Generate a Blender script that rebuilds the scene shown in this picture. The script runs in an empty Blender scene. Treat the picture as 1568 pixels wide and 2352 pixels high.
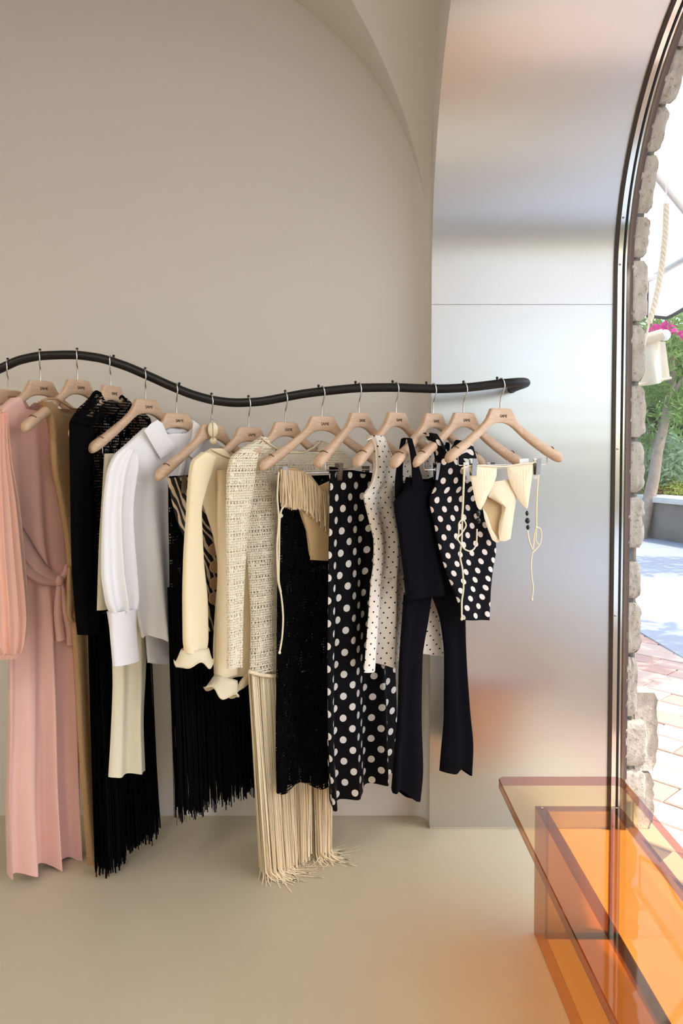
import bpy, bmesh, math, random
import numpy as np
from mathutils import Vector, Matrix
random.seed(7); rng = np.random.default_rng(7)
S = bpy.context.scene
C = S.collection
PI = math.pi

# ------------------------------------------------------------------ camera, sky, sun, exposure
F_PX = 1699.0; TILT = math.radians(1.95); EYE = 1.28
CX = 784.0; CY = 1045 + F_PX*math.tan(TILT)
cam_d = bpy.data.cameras.new('camera'); cam = bpy.data.objects.new('camera', cam_d); C.objects.link(cam)
cam.location = (0, 0, EYE); cam.rotation_euler = (PI/2 - TILT, 0, 0)
cam_d.sensor_fit = 'VERTICAL'; cam_d.sensor_height = 36; cam_d.lens = F_PX/2352*36
cam_d.shift_y = -(1176 - CY)/2352; cam_d.clip_start = .02; cam_d.clip_end = 300
S.camera = cam

W = bpy.data.worlds.new('sky'); S.world = W; W.use_nodes = True
wn = W.node_tree.nodes; wl = W.node_tree.links; wn.clear()
wo = wn.new('ShaderNodeOutputWorld'); wb = wn.new('ShaderNodeBackground'); ws = wn.new('ShaderNodeTexSky')
ws.sky_type = 'NISHITA'; ws.sun_disc = False; ws.sun_elevation = math.radians(56); ws.sun_rotation = math.radians(110)
ws.air_density = 1.0; ws.dust_density = 2.5; ws.ozone_density = 1.0
wb.inputs['Strength'].default_value = 0.27
wl.new(ws.outputs[0], wb.inputs['Color']); wl.new(wb.outputs[0], wo.inputs['Surface'])

sun_d = bpy.data.lights.new('sun', 'SUN'); sun = bpy.data.objects.new('sun', sun_d); C.objects.link(sun)
sun_d.energy = 2.3; sun_d.angle = math.radians(.53); sun_d.color = (1.0, .93, .84)
SUN = Vector((.52, -.16, .84)).normalized()
sun.rotation_euler = (-SUN).to_track_quat('-Z', 'Y').to_euler(); sun.location = (6, -2, 9)

vs = S.view_settings
vs.view_transform = 'Standard'; vs.look = 'None'; vs.gamma = 1; vs.use_curve_mapping = False
vs.exposure = 1.16

# ------------------------------------------------------------------ helpers
def lin(c):
    return tuple(((v/255)/12.92 if v/255 <= .04045 else ((v/255+.055)/1.055)**2.4) for v in c) + (1,)

class NT:
    def __init__(s, m): s.t = m.node_tree; s.n = s.t.nodes; s.l = s.t.links
    def new(s, typ, **kw):
        o = s.n.new('ShaderNode'+typ)
        for k, v in kw.items(): setattr(o, k, v)
        return o
    def link(s, a, b): s.l.new(a, b)
    def math(s, op, a, b=None, c=None):
        o = s.new('Math', operation=op)
        for i, v in enumerate((a, b, c)):
            if v is None: continue
            if isinstance(v, (int, float)): o.inputs[i].default_value = v
            else: s.link(v, o.inputs[i])
        return o.outputs[0]
    def mix(s, fac, a, b):
        o = s.new('Mix', data_type='RGBA')
        for i, v in ((0, fac), (6, a), (7, b)):
            if isinstance(v, (int, float)): o.inputs[i].default_value = v
            elif isinstance(v, tuple): o.inputs[i].default_value = v
            else: s.link(v, o.inputs[i])
        return o.outputs[2]
    def noise(s, scale, detail=3, vec=None, rough=.5):
        o = s.new('TexNoise'); o.inputs['Scale'].default_value = scale; o.inputs['Detail'].default_value = detail
        o.inputs['Roughness'].default_value = rough
        if vec is not None: s.link(vec, o.inputs['Vector'])
        return o.outputs['Fac']
    def mapping(s, src, scale=(1, 1, 1), rot=(0, 0, 0)):
        o = s.new('Mapping'); o.inputs['Scale'].default_value = scale; o.inputs['Rotation'].default_value = rot
        s.link(src, o.inputs['Vector']); return o.outputs[0]
    def coord(s, k='Object'):
        return s.new('TexCoord').outputs[k]
    def bump(s, h, strength=.2, dist=.002):
        o = s.new('Bump'); o.inputs['Strength'].default_value = strength; o.inputs['Distance'].default_value = dist
        s.link(h, o.inputs['Height']); return o.outputs[0]

MATS = {}
def mat(name, col, rough=.6, metal=0., spec=.5, bump=None, var=0., sheen=0., setup=None, **kw):
    m = bpy.data.materials.new(name); m.use_nodes = True; MATS[name] = m
    t = NT(m); p = t.n['Principled BSDF']
    c = lin(col)
    p.inputs['Base Color'].default_value = c; p.inputs['Roughness'].default_value = rough
    p.inputs['Metallic'].default_value = metal; p.inputs['Specular IOR Level'].default_value = spec
    if sheen: p.inputs['Sheen Weight'].default_value = sheen
    for k, v in kw.items(): p.inputs[k].default_value = v
    if var:
        f = t.noise(var[0], 4, t.coord()) if isinstance(var, tuple) else t.noise(6, 4, t.coord())
        a = var[1] if isinstance(var, tuple) else var
        c2 = tuple(max(0, v*(1-a)) for v in c[:3]) + (1,)
        c3 = tuple(min(1, v*(1+a*.5)) for v in c[:3]) + (1,)
        t.link(t.mix(f, c2, c3), p.inputs['Base Color'])
    if bump:
        t.link(t.bump(t.noise(bump[0], 3, t.coord()), bump[1], bump[2] if len(bump) > 2 else .002), p.inputs['Normal'])
    if setup: setup(t, p)
    return m

def link(o, parent=None, kind=None, label=None, cat=None, group=None):
    C.objects.link(o)
    if parent: o.parent = parent
    if kind: o['kind'] = kind
    if label: o['label'] = label
    if cat: o['category'] = cat
    if group: o['group'] = group
    return o

def mesh_obj(name, verts, faces, m, parent=None, smooth=True, uv=None, sharp=None, **tags):
    me = bpy.data.meshes.new(name)
    me.from_pydata([tuple(map(float, v)) for v in verts], [], [tuple(int(i) for i in f) for f in faces]); me.update()
    for mm in (m if isinstance(m, (list, tuple)) else [m]): me.materials.append(mm)
    if smooth: me.polygons.foreach_set('use_smooth', [True]*len(me.polygons))
    if sharp: me.set_sharp_from_angle(angle=math.radians(sharp))
    if uv is not None:
        l = me.uv_layers.new(name='uv')
        li = np.empty(len(me.loops), dtype=np.int32); me.loops.foreach_get('vertex_index', li)
        l.data.foreach_set('uv', np.asarray(uv, dtype=np.float32)[li].ravel())
    return link(bpy.data.objects.new(name, me), parent, **tags)

def bm_obj(name, bm, m, parent=None, smooth=False, sharp=None, **tags):
    me = bpy.data.meshes.new(name); bm.to_mesh(me); bm.free()
    for mm in (m if isinstance(m, (list, tuple)) else [m]): me.materials.append(mm)
    if smooth: me.polygons.foreach_set('use_smooth', [True]*len(me.polygons))
    if sharp: me.set_sharp_from_angle(angle=math.radians(sharp))
    return link(bpy.data.objects.new(name, me), parent, **tags)

def empty(name, loc, rz=0, **tags):
    o = bpy.data.objects.new(name, None); o.empty_display_size = .05
    o.location = loc; o.rotation_euler = (0, 0, rz)
    return link(o, **tags)

def box(name, lo, hi, m, parent=None, bevel=0., seg=2, **tags):
    bm = bmesh.new(); bmesh.ops.create_cube(bm, size=1)
    for v in bm.verts:
        v.co = Vector([(lo[i]+hi[i])/2 + v.co[i]*(hi[i]-lo[i]) for i in range(3)])
    if bevel: bmesh.ops.bevel(bm, geom=bm.edges[:], offset=bevel, segments=seg, affect='EDGES', profile=.5)
    return bm_obj(name, bm, m, parent, smooth=bool(bevel), sharp=40 if bevel else None, **tags)

def catmull(pts, n):
    P = np.asarray(pts, float)
    if len(P) < 3:
        t = np.linspace(0, 1, n)[:, None]; return P[0]*(1-t)+P[-1]*t
    d = np.r_[0, np.cumsum(np.linalg.norm(np.diff(P, axis=0), axis=1)+1e-9)]; d /= d[-1]
    return hermite(d, P, np.linspace(0, 1, n))

def hermite(d, P, t):
    d = np.asarray(d, float); P = np.asarray(P, float)
    if P.ndim == 1: P = P[:, None]; flat = True
    else: flat = False
    s = np.diff(P, axis=0)/np.diff(d)[:, None]
    m = np.zeros_like(P); m[0] = s[0]; m[-1] = s[-1]
    for i in range(1, len(P)-1):
        m[i] = np.where(s[i-1]*s[i] > 0, 2*s[i-1]*s[i]/(s[i-1]+s[i]+1e-12*np.sign(s[i]+1e-30)), 0) if True else 0
    k = np.clip(np.searchsorted(d, t, side='right')-1, 0, len(d)-2)
    h = (d[k+1]-d[k])[:, None]; x = ((t-d[k])/(d[k+1]-d[k]))[:, None]
    out = (2*x**3-3*x**2+1)*P[k] + (x**3-2*x**2+x)*h*m[k] + (-2*x**3+3*x**2)*P[k+1] + (x**3-x**2)*h*m[k+1]
    return out[:, 0] if flat else out

def tube_mesh(path, rad, seg=8, cap=True, flat=None):
    """tube along a 3-D path; rad scalar or per point"""
    P = np.asarray(path, float); n = len(P); R = np.broadcast_to(np.asarray(rad, float), (n,))
    T = np.gradient(P, axis=0); T /= np.linalg.norm(T, axis=1)[:, None]+1e-12
    ref = np.array([0, 0, 1.]) if abs(T[0][2]) < .9 else np.array([1., 0, 0])
    A = np.cross(T[0], ref); A /= np.linalg.norm(A)
    V = []; Fc = []
    for i in range(n):
        A = A - T[i]*A.dot(T[i]); A /= np.linalg.norm(A)+1e-12; B = np.cross(T[i], A)
        for j in range(seg):
            a = 2*PI*j/seg; V.append(P[i] + R[i]*(math.cos(a)*A + math.sin(a)*B))
    for i in range(n-1):
        for j in range(seg):
            k = (j+1) % seg; Fc.append((i*seg+j, i*seg+k, (i+1)*seg+k, (i+1)*seg+j))
    if cap:
        Fc.append(tuple(range(seg))[::-1]); Fc.append(tuple(range((n-1)*seg, n*seg)))
    return V, Fc

def tube(name, path, rad, m, parent=None, seg=8, **tags):
    V, Fc = tube_mesh(path, rad, seg); return mesh_obj(name, V, Fc, m, parent, sharp=50, **tags)

def merge(parts):
    V = []; Fc = []
    for v, f in parts:
        o = len(V); V += list(v); Fc += [tuple(i+o for i in q) for q in f]
    return V, Fc

def ellipsoid(c, r, nu=12, nv=8):
    V = [(c[0], c[1], c[2]+r[2])]; Fc = []
    for i in range(1, nv):
        p = PI*i/nv
        for j in range(nu):
            a = 2*PI*j/nu
            V.append((c[0]+r[0]*math.sin(p)*math.cos(a), c[1]+r[1]*math.sin(p)*math.sin(a), c[2]+r[2]*math.cos(p)))
    V.append((c[0], c[1], c[2]-r[2])); e = len(V)-1
    for j in range(nu):
        k = (j+1) % nu
        Fc.append((0, 1+j, 1+k)); Fc.append((e, e-nu+k, e-nu+j))
        for i in range(nv-2):
            a = 1+i*nu; Fc.append((a+j, a+nu+j, a+nu+k, a+k))
    return V, Fc

# rays of the photograph's camera: used to survey where things stand (on their own planes)
def ray(x, y):
    a = (x-CX)/F_PX; b = (CY-y)/F_PX; ct, st = math.cos(TILT), math.sin(TILT)
    return np.array([a, ct+b*st, -st+b*ct])
def at_depth(x, y, Y):
    r = ray(x, y); r = r*(Y/r[1]); return np.array([r[0], Y, EYE+r[2]])
def at_side(x, y, X):
    r = ray(x, y); r = r*(X/r[0]); return np.array([X, r[1], EYE+r[2]])
def at_height(x, y, z):
    r = ray(x, y); r = r*((z-EYE)/r[2]); return np.array([r[0], r[1], z])

# ------------------------------------------------------------------ materials
def plaster_setup(t, p):
    co = t.coord()
    n = t.math('ADD', t.noise(1.3, 4, co), t.math('MULTIPLY', t.noise(28, 5, co), .35))
    t.link(t.bump(n, .12, .006), p.inputs['Normal'])
PLASTER = mat('warm white plaster', (221, 216, 208), .85, spec=.25, var=(1.2, .035), setup=plaster_setup)
def floor_setup(t, p):
    co = t.coord(); n = t.noise(1.7, 6, co, .6)
    t.link(t.mix(n, lin((178, 166, 138)), lin((204, 193, 168))), p.inputs['Base Color'])
    t.link(t.math('ADD', .33, t.math('MULTIPLY', t.noise(5, 4, co), .12)), p.inputs['Roughness'])
    t.link(t.bump(t.noise(9, 4, co), .05, .004), p.inputs['Normal'])
FLOOR = mat('beige microcement', (190, 180, 155), .38, spec=.4, setup=floor_setup)
def alu_setup(t, p):
    co = t.coord('UV')
    br = t.noise(1.0, 3, t.mapping(co, (900, 2.0, 1)), .6)          # brushing across the sheet
    wav = t.noise(1.0, 2, t.mapping(co, (.30, 4.2, 1)))                # slight buckling of the thin sheet
    b1 = t.new('Bump'); b1.inputs['Strength'].default_value = .32; b1.inputs['Distance'].default_value = .006
    t.link(wav, b1.inputs['Height'])
    b2 = t.new('Bump'); b2.inputs['Strength'].default_value = .008; b2.inputs['Distance'].default_value = .0004
    t.link(br, b2.inputs['Height']); t.link(b1.outputs[0], b2.inputs['Normal'])
    t.link(b2.outputs[0], p.inputs['Normal'])
    p.inputs['Anisotropic'].default_value = .75
    tg = t.new('Tangent', direction_type='UV_MAP'); t.link(tg.outputs[0], p.inputs['Tangent'])
ALU = mat('brushed aluminium sheet', (208, 209, 211), .30, 1.0, setup=alu_setup)
CHROME = mat('polished steel', (225, 225, 222), .12, 1.0)
CLIPSTEEL = mat('brushed clip steel', (150, 144, 138), .25, 1.0)
HOOKSTEEL = mat('nickel wire', (205, 200, 195), .22, 1.0)
BRONZE = mat('dark bronze frame', (62, 50, 42), .35, .6)
BROWN = mat('brown painted steel', (98, 76, 68), .55)
BLACKPAINT = mat('matt black powder coat', (14, 13, 13), .42, spec=.45)
GAP = mat('dark joint', (30, 26, 24), .8)
def wood_setup(t, p):
    co = t.coord()
    oi = t.new('ObjectInfo'); sh = t.new('VectorMath', operation='ADD'); t.link(co, sh.inputs[0]); t.link(oi.outputs['Location'], sh.inputs[1])
    g1 = t.noise(1, 4, t.mapping(sh.outputs[0], (5, 60, 38), (0, .25, 0)), .55)
    fine = t.noise(1, 3, t.mapping(sh.outputs[0], (60, 500, 420)))
    r = t.math('FRACT', t.math('MULTIPLY', g1, 5.0))
    c = t.mix(r, lin((208, 174, 144)), lin((222, 191, 163)))
    t.link(t.mix(t.math('MULTIPLY', fine, .3), c, lin((188, 150, 118))), p.inputs['Base Color'])
BEECH = mat('raw beech wood', (218, 186, 155), .5, spec=.35, setup=wood_setup)
INK = mat('burnt ink', (62, 44, 32), .7)
NOTCH = mat('cut notch', (120, 86, 60), .8)

def weave(t, p, scale=900, s=.15):
    t.link(t.bump(t.noise(scale, 2, t.coord()), s, .0008), p.inputs['Normal'])
def cloth(name, col, rough=.85, sheen=.25, **kw):
    return mat(name, col, rough, spec=.2, sheen=sheen, setup=lambda t, p: weave(t, p), **kw)
PINK = cloth('pink crepe', (236, 190, 178), .75)
PEACH = cloth('peach georgette', (240, 188, 166), .75)
WHITE = cloth('white poplin', (240, 238, 240), .7, .1)
IVORY = cloth('ivory satin', (226, 217, 190), .5, .1)
CREAM = cloth('cream rib knit', (240, 222, 184), .9)
CREAMLY = cloth('cream lycra', (244, 224, 190), .55)
BLACK = mat('black crepe', (11, 9, 11), 1., spec=.04)
NAVY = mat('black jersey', (13, 11, 15), 1., spec=.05, bump=(900, .1, .0008))
TAN = cloth('tan lycra', (206, 174, 128), .6)
TAG = mat('white card', (240, 240, 238), .7)
FRINGE_CREAM = mat('cream thread', (244, 228, 192), .7, sheen=.2)
FRINGE_BLACK = mat('black thread', (10, 9, 10), .9, spec=.05)
FRINGE_TAN = mat('beige thread', (228, 202, 162), .7)
CORD = cloth('cream cord', (236, 222, 192), .8)
BEAD = mat('black glass bead', (12, 12, 13), .18, spec=.6)
SHELL = mat('pearl shell', (226, 206, 160), .25, spec=.6, **{'Coat Weight': .5})
BUTTON = mat('pearl button', (235, 225, 205), .3)
TANDISC = mat('tan shell disc', (188, 152, 118), .4)
BLACKBEAD = BEAD

def gold_setup(t, p):
    co = t.coord('UV')
    n = t.noise(1, 2, t.mapping(co, (260, 420, 1)))
    t.link(t.mix(n, lin((158, 122, 84)), lin((216, 178, 130))), p.inputs['Base Color'])
    v = t.new('TexVoronoi'); v.inputs['Scale'].default_value = 420; t.link(co, v.inputs['Vector'])
    t.link(t.bump(v.outputs['Distance'], .5, .002), p.inputs['Normal'])
GOLD = mat('gold lurex knit', (165, 128, 88), .42, .25, setup=gold_setup)

def dots_setup(base, dot, pu, pv, r):
    def f(t, p):
        sx = t.new('SeparateXYZ'); t.link(t.coord('UV'), sx.inputs[0])
        ds = []
        for off in (0., .5):
            a = t.math('MULTIPLY', t.math('SUBTRACT', t.math('FRACT', t.math('ADD', t.math('DIVIDE', sx.outputs[0], pu), off+10)), .5), pu)
            b = t.math('MULTIPLY', t.math('SUBTRACT', t.math('FRACT', t.math('ADD', t.math('DIVIDE', sx.outputs[1], pv), off+10)), .5), pv)
            ds.append(t.math('SQRT', t.math('ADD', t.math('MULTIPLY', a, a), t.math('MULTIPLY', b, b))))
        m = t.math('LESS_THAN', t.math('MINIMUM', ds[0], ds[1]), r)
        t.link(t.mix(m, lin(base), lin(dot)), p.inputs['Base Color'])
        weave(t, p)
    return f
POLKA = mat('black satin with large white dots', (16, 14, 20), .7, spec=.12, setup=dots_setup((11, 9, 14), (228, 222, 214), .060, .066, .0108))
POLKA2 = mat('black lycra with large pale dots', (16, 14, 20), .75, spec=.12, setup=dots_setup((13, 11, 17), (232, 218, 208), .050, .056, .0094))
PINPLAIN = cloth('plain cream poplin', (236, 226, 212), .7, .1)
PIN = mat('cream poplin with small black dots', (232, 222, 206), .7, spec=.2, setup=dots_setup((236, 226, 212), (16, 14, 16), .030, .030, .0027))

def zebra_setup(t, p):
    co = t.coord('UV')
    w = t.new('TexWave', wave_type='BANDS', bands_direction='DIAGONAL'); w.inputs['Scale'].default_value = 9
    w.inputs['Distortion'].default_value = 8; w.inputs['Detail'].default_value = 2; w.inputs['Detail Scale'].default_value = .9
    t.link(t.mapping(co, (2.4, 1.1, 1), (0, 0, .35)), w.inputs['Vector'])
    m = t.math('GREATER_THAN', w.outputs['Fac'], .68)
    t.link(t.mix(m, lin((14, 12, 14)), lin((214, 192, 166))), p.inputs['Base Color'])
ZEBRA = mat('zebra print lycra', (20, 18, 18), .6, setup=zebra_setup)

def holes(t, p, mask):
    out = t.n['Material Output']; tr = t.new('BsdfTransparent'); mx = t.new('MixShader')
    t.link(mask, mx.inputs[0]); t.link(p.outputs[0], mx.inputs[1]); t.link(tr.outputs[0], mx.inputs[2])
    t.link(mx.outputs[0], out.inputs['Surface'])
def cellhole(t, u, v, pu, pv, ru, rv):
    a = t.math('DIVIDE', t.math('MULTIPLY', t.math('SUBTRACT', t.math('FRACT', t.math('ADD', t.math('DIVIDE', u, pu), 40)), .5), pu), ru)
    b = t.math('DIVIDE', t.math('MULTIPLY', t.math('SUBTRACT', t.math('FRACT', t.math('ADD', t.math('DIVIDE', v, pv), 40)), .5), pv), rv)
    return t.math('LESS_THAN', t.math('ADD', t.math('MULTIPLY', a, a), t.math('MULTIPLY', b, b)), 1.0)
def mesh_setup(dens):
    def f(t, p):
        sx = t.new('SeparateXYZ'); t.link(t.coord('UV'), sx.inputs[0])
        h = cellhole(t, sx.outputs[0], sx.outputs[1], .0062, .0085, .0019, .0030)
        n = t.noise(1, 3, t.mapping(t.coord('UV'), (60, 22, 1)))
        band = t.math('GREATER_THAN', n, dens)
        holes(t, p, t.math('MULTIPLY', h, band)); weave(t, p, 500, .4)
    return f
BLACKMESH = mat('black open crochet', (12, 10, 12), 1., spec=.05, setup=mesh_setup(.44))
BLACKMESH2 = mat('black loose mesh knit', (10, 9, 10), 1., spec=.05, setup=mesh_setup(.53))
def crochet_setup(t, p):
    uv = t.coord('UV'); sx = t.new('SeparateXYZ'); t.link(uv, sx.inputs[0]); u, v = sx.outputs[0], sx.outputs[1]
    big = t.math('MULTIPLY', cellhole(t, u, v, .0105, .045, .0019, .0036), t.math('GREATER_THAN', t.noise(1, 2, t.mapping(uv, (130, 22, 1))), .42))
    big = t.math('MAXIMUM', big, t.math('MULTIPLY', cellhole(t, t.math('ADD', u, .004), t.math('ADD', v, .0225), .0084, .0225, .0015, .0028), t.math('GREATER_THAN', t.noise(1, 2, t.mapping(uv, (90, 40, 1))), .5)))
    fine = cellhole(t, u, v, .0052, .0070, .0012, .0020)
    nz = t.math('GREATER_THAN', t.noise(1, 2, t.mapping(uv, (45, 60, 1))), .40)
    m = t.math('MAXIMUM', big, t.math('MULTIPLY', fine, nz))
    holes(t, p, m)
    st = t.new('TexWave', wave_type='BANDS', bands_direction='X'); st.inputs['Scale'].default_value = 110; st.inputs['Distortion'].default_value = 2.5
    t.link(uv, st.inputs['Vector'])
    st2 = t.noise(1, 2, t.mapping(uv, (330, 260, 1)))
    t.link(t.bump(t.math('ADD', st.outputs['Fac'], st2), .35, .0015), p.inputs['Normal'])
CROCHET = mat('cream open crochet', (240, 228, 202), .9, spec=.2, setup=crochet_setup)
def rib_setup(t, p):
    w = t.new('TexWave', wave_type='BANDS', bands_direction='X'); w.inputs['Scale'].default_value = 160
    t.link(t.coord('UV'), w.inputs['Vector']); t.link(t.bump(w.outputs['Fac'], .5, .0015), p.inputs['Normal'])
RIB = mat('cream pleated rib', (242, 226, 192), .85, spec=.2, setup=rib_setup)

def tint_mat(name, col, rough=.03, fres=1.49):
    m = bpy.data.materials.new(name); m.use_nodes = True; t = NT(m); t.n.remove(t.n['Principled BSDF'])
    out = t.n['Material Output']
    tr = t.new('BsdfTransparent'); tr.inputs[0].default_value = col
    gl = t.new('BsdfGlossy'); gl.inputs['Roughness'].default_value = rough; gl.inputs[0].default_value = (1, 1, 1, 1)
    fr = t.new('Fresnel'); fr.inputs[0].default_value = fres
    ge = t.new('NewGeometry'); fac = t.math('MULTIPLY', fr.outputs[0], t.math('SUBTRACT', 1.0, ge.outputs['Backfacing']))   # surface reflection on the entry face only
    mx = t.new('MixShader'); t.link(fac, mx.inputs[0]); t.link(tr.outputs[0], mx.inputs[1]); t.link(gl.outputs[0], mx.inputs[2])
    t.link(mx.outputs[0], out.inputs['Surface']); return m
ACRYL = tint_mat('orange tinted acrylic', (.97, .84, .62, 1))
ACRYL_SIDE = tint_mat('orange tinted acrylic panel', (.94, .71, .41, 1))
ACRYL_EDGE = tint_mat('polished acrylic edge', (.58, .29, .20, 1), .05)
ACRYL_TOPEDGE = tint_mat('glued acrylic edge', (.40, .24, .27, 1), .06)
GLASS = tint_mat('clear window glass', (.975, .985, .98, 1), 0.0, 1.45)

def stone_setup(t, p):
    co = t.coord(); n = t.noise(14, 8, co, .7); n2 = t.noise(60, 5, co, .7)
    c = t.mix(n, lin((176, 162, 148)), lin((222, 212, 200)))
    sp = t.math('GREATER_THAN', n2, .60)
    t.link(t.mix(t.math('MULTIPLY', sp, .5), c, lin((110, 98, 86))), p.inputs['Base Color'])
    t.link(t.bump(t.math('ADD', n, t.math('MULTIPLY', n2, .8)), .9, .012), p.inputs['Normal'])
STONE = mat('rough tuff stone', (196, 184, 170), .95, spec=.15, setup=stone_setup)
MORTAR = mat('grey lime mortar', (150, 138, 124), .95, spec=.1, bump=(40, .6, .01), var=(20, .2))
PAVER = [mat('terracotta paver %d' % i, c, .85, spec=.2, bump=(40, .3, .004), var=(9, .12)) for i, c in enumerate([(188, 154, 140), (194, 166, 152), (182, 150, 138), (198, 174, 160)])]
CONCRETE = mat('pale concrete street', (160, 166, 174), .8, spec=.2, bump=(30, .3, .004), var=(3, .15))
JOINT = mat('sandy joint', (120, 104, 92), .95, spec=.1, var=(14, .3))
PLANTER = mat('weathered planter plaster', (140, 128, 116), .95, spec=.1, bump=(12, .5, .02), var=(2.2, .45))
CAPSTONE = mat('pale coping stone', (214, 208, 198), .9, spec=.15, bump=(30, .3, .004), var=(8, .12))
BARK = mat('pale bark', (176, 156, 138), .95, spec=.1, bump=(25, .8, .02), var=(9, .4))
def canvas_mat(name, col, tr=.45):
    m = bpy.data.materials.new(name); m.use_nodes = True; t = NT(m); p = t.n['Principled BSDF']; out = t.n['Material Output']
    p.inputs['Base Color'].default_value = lin(col); p.inputs['Roughness'].default_value = .85; p.inputs['Specular IOR Level'].default_value = .2
    tl = t.new('BsdfTranslucent'); tl.inputs[0].default_value = lin(col)
    mx = t.new('MixShader'); mx.inputs[0].default_value = tr
    t.link(p.outputs[0], mx.inputs[1]); t.link(tl.outputs[0], mx.inputs[2]); t.link(mx.outputs[0], out.inputs['Surface'])
    t.link(t.bump(t.noise(350, 2, t.coord()), .1, .001), p.inputs['Normal'])
    return m
CANVAS = canvas_mat('white awning canvas', (240, 238, 238), .45)
BEIGECANVAS = canvas_mat('beige canvas', (228, 212, 184), .3)
PIPING = mat('black piping', (22, 22, 24), .7)
ALUWHITE = mat('white painted aluminium', (232, 230, 224), .45)
ROPE = cloth('cream cotton rope', (226, 216, 196), .9)
def leaf_mat(name, col):
    m = canvas_mat(name, col, .35); return m
LEAVES = [leaf_mat('oleander leaf', (128, 154, 88)), leaf_mat('deep green leaf', (92, 122, 74)), leaf_mat('lime leaf', (172, 182, 96)), leaf_mat('grey green leaf', (160, 180, 146))]
MAGENTA = leaf_mat('bougainvillea bract', (206, 60, 140))
YELLOWF = leaf_mat('yellow blossom', (222, 190, 70))
WICKER = mat('tan wicker', (184, 138, 92), .8, bump=(80, .5, .004), var=(40, .3))

# ------------------------------------------------------------------ the room shell
XF = .303; YB = 2.585; XG = .908            # facade's inner face, back wall, inner edge of the window frame
AR = .738; AYC = 1.757; AZ = 1.87           # wide basket arch of the window: haunch radius, far centre, springing height
AY2 = -.25                                  # centre of the near haunch
XOUT = 1.02
CEIL = 3.0; X0R = -3.9; Y0R = -4.2

def arch_profile(n=36, r=AR, yc=AYC, zs=AZ, z0=0.0, ns=10):
    """(Y,Z) from the far foot, up, over the flat crown and down to the near foot"""
    P = [(yc+r, z0+(zs-z0)*i/ns) for i in range(ns)]
    h = n//2
    P += [(yc+r*math.cos(PI/2*i/h), zs+r*math.sin(PI/2*i/h)) for i in range(h+1)]
    P += [(yc+(AY2-yc)*i/24, zs+r) for i in range(1, 24)]
    P += [(AY2-r*math.sin(PI/2*i/h), zs+r*math.cos(PI/2*i/h)) for i in range(h+1)]
    P += [(AY2-r, zs-(zs-z0)*i/ns) for i in range(1, ns+1)]
    return P

def facade_sheet(X, zt, y0, y1):
    """vertical sheet at X with the arched hole, as quads"""
    V = []; Fc = []
    def quad(a, b, c, d):
        o = len(V); V.extend([a, b, c, d]); Fc.append((o, o+1, o+2, o+3))
    lo, hi = AY2-AR, AYC+AR
    quad((X, y0, 0), (X, lo, 0), (X, lo, zt), (X, y0, zt))
    P = arch_profile(48, AR, AYC, AZ, 0, 1)[1:-1]
    for (a, za), (b, zb) in zip(P[:-1], P[1:]): quad((X, a, za), (X, b, zb), (X, b, zt), (X, a, zt))
    quad((X, hi, 0), (X, y1, 0), (X, y1, zt), (X, hi, zt))
    return V, Fc

V1 = facade_sheet(XF, 3.1, Y0R, YB+.1)
V2 = facade_sheet(XOUT-.03, 3.8, Y0R-.3, YB+.6)
# solid reveal behind the metal cladding of the window
def reveal(r, yc, zs, xa, xb):
    P = arch_profile(36, r, yc, zs); V = []; Fc = []
    for (y, z) in P: V += [(xa, y, z), (xb, y, z)]
    for i in range(len(P)-1): Fc.append((2*i, 2*i+1, 2*i+3, 2*i+2))
    return V, Fc
VV, FF = merge([V1, V2, reveal(AR+.001, AYC, AZ, XF, XG+.03)])
wall_right = mesh_obj('wall_right', VV, FF, PLASTER, smooth=False, kind='structure', label='plastered front wall pierced by the tall arched window')

# back wall with a soft rounded corner into the front wall
fr = .075; prof = [(X0R, YB), (-2, YB), (-1, YB), (0, YB)]
prof += [(XF-.05+.05*math.sin(a), YB-.05+.05*math.cos(a)) for a in np.linspace(0, PI/2, 12)]
prof += [(XF-.0005, AYC+AR)]
Vb = []; Fb = []
for (x, y) in prof: Vb += [(x, y, 0), (x, y, 1.0), (x, y, 2.0), (x, y, 3.1)]
for i in range(len(prof)-1):
    for k in range(3): Fb.append((4*i+k, 4*i+4+k, 4*i+5+k, 4*i+1+k))
mesh_obj('wall_back', Vb, Fb, PLASTER, kind='structure', sharp=35, label='warm white plaster wall behind the hanging clothes')
box('wall_left', (X0R-.1, Y0R, 0), (X0R, YB, 3.1), PLASTER, kind='structure', label='plain plaster wall far to the left')
box('wall_front', (X0R-.1, Y0R-.1, 0), (XF, Y0R, 3.1), PLASTER, kind='structure', label='plain plaster wall behind the viewer')
box('floor', (X0R-.1, Y0R-.1, -.12), (XOUT-.02, YB+.08, 0), FLOOR, kind='structure', label='smooth beige microcement shop floor')
# groined ceiling: two coved barrels meeting in the corner
RV = 1.02; ZS = 1.975
ph = np.linspace(0, PI/2, 33)
def axis(edge, end):
    a = [edge-RV+RV*math.cos(p) for p in ph]; h = [ZS+(CEIL-ZS)*math.sin(p) for p in ph]
    a += [edge-RV-.8, edge-RV-1.6, end]; h += [CEIL]*3
    return a, h
ax, hx = axis(XF, X0R-.1); ay, hy = axis(YB, Y0R-.1)
n = len(ax); Vc = []; Fc_ = []
for i in range(n):
    for j in range(n): Vc.append((ax[i], ay[j], max(hx[i], hy[j])))
for i in range(n-1):
    for j in range(n-1):
        a, b, c, d = i*n+j, (i+1)*n+j, (i+1)*n+j+1, i*n+j+1
        Fc_ += [(a, c, b), (a, d, c)]
mesh_obj('ceiling', Vc, Fc_, PLASTER, kind='structure', sharp=12, label='vaulted plaster ceiling with a groin running into the corner')
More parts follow.
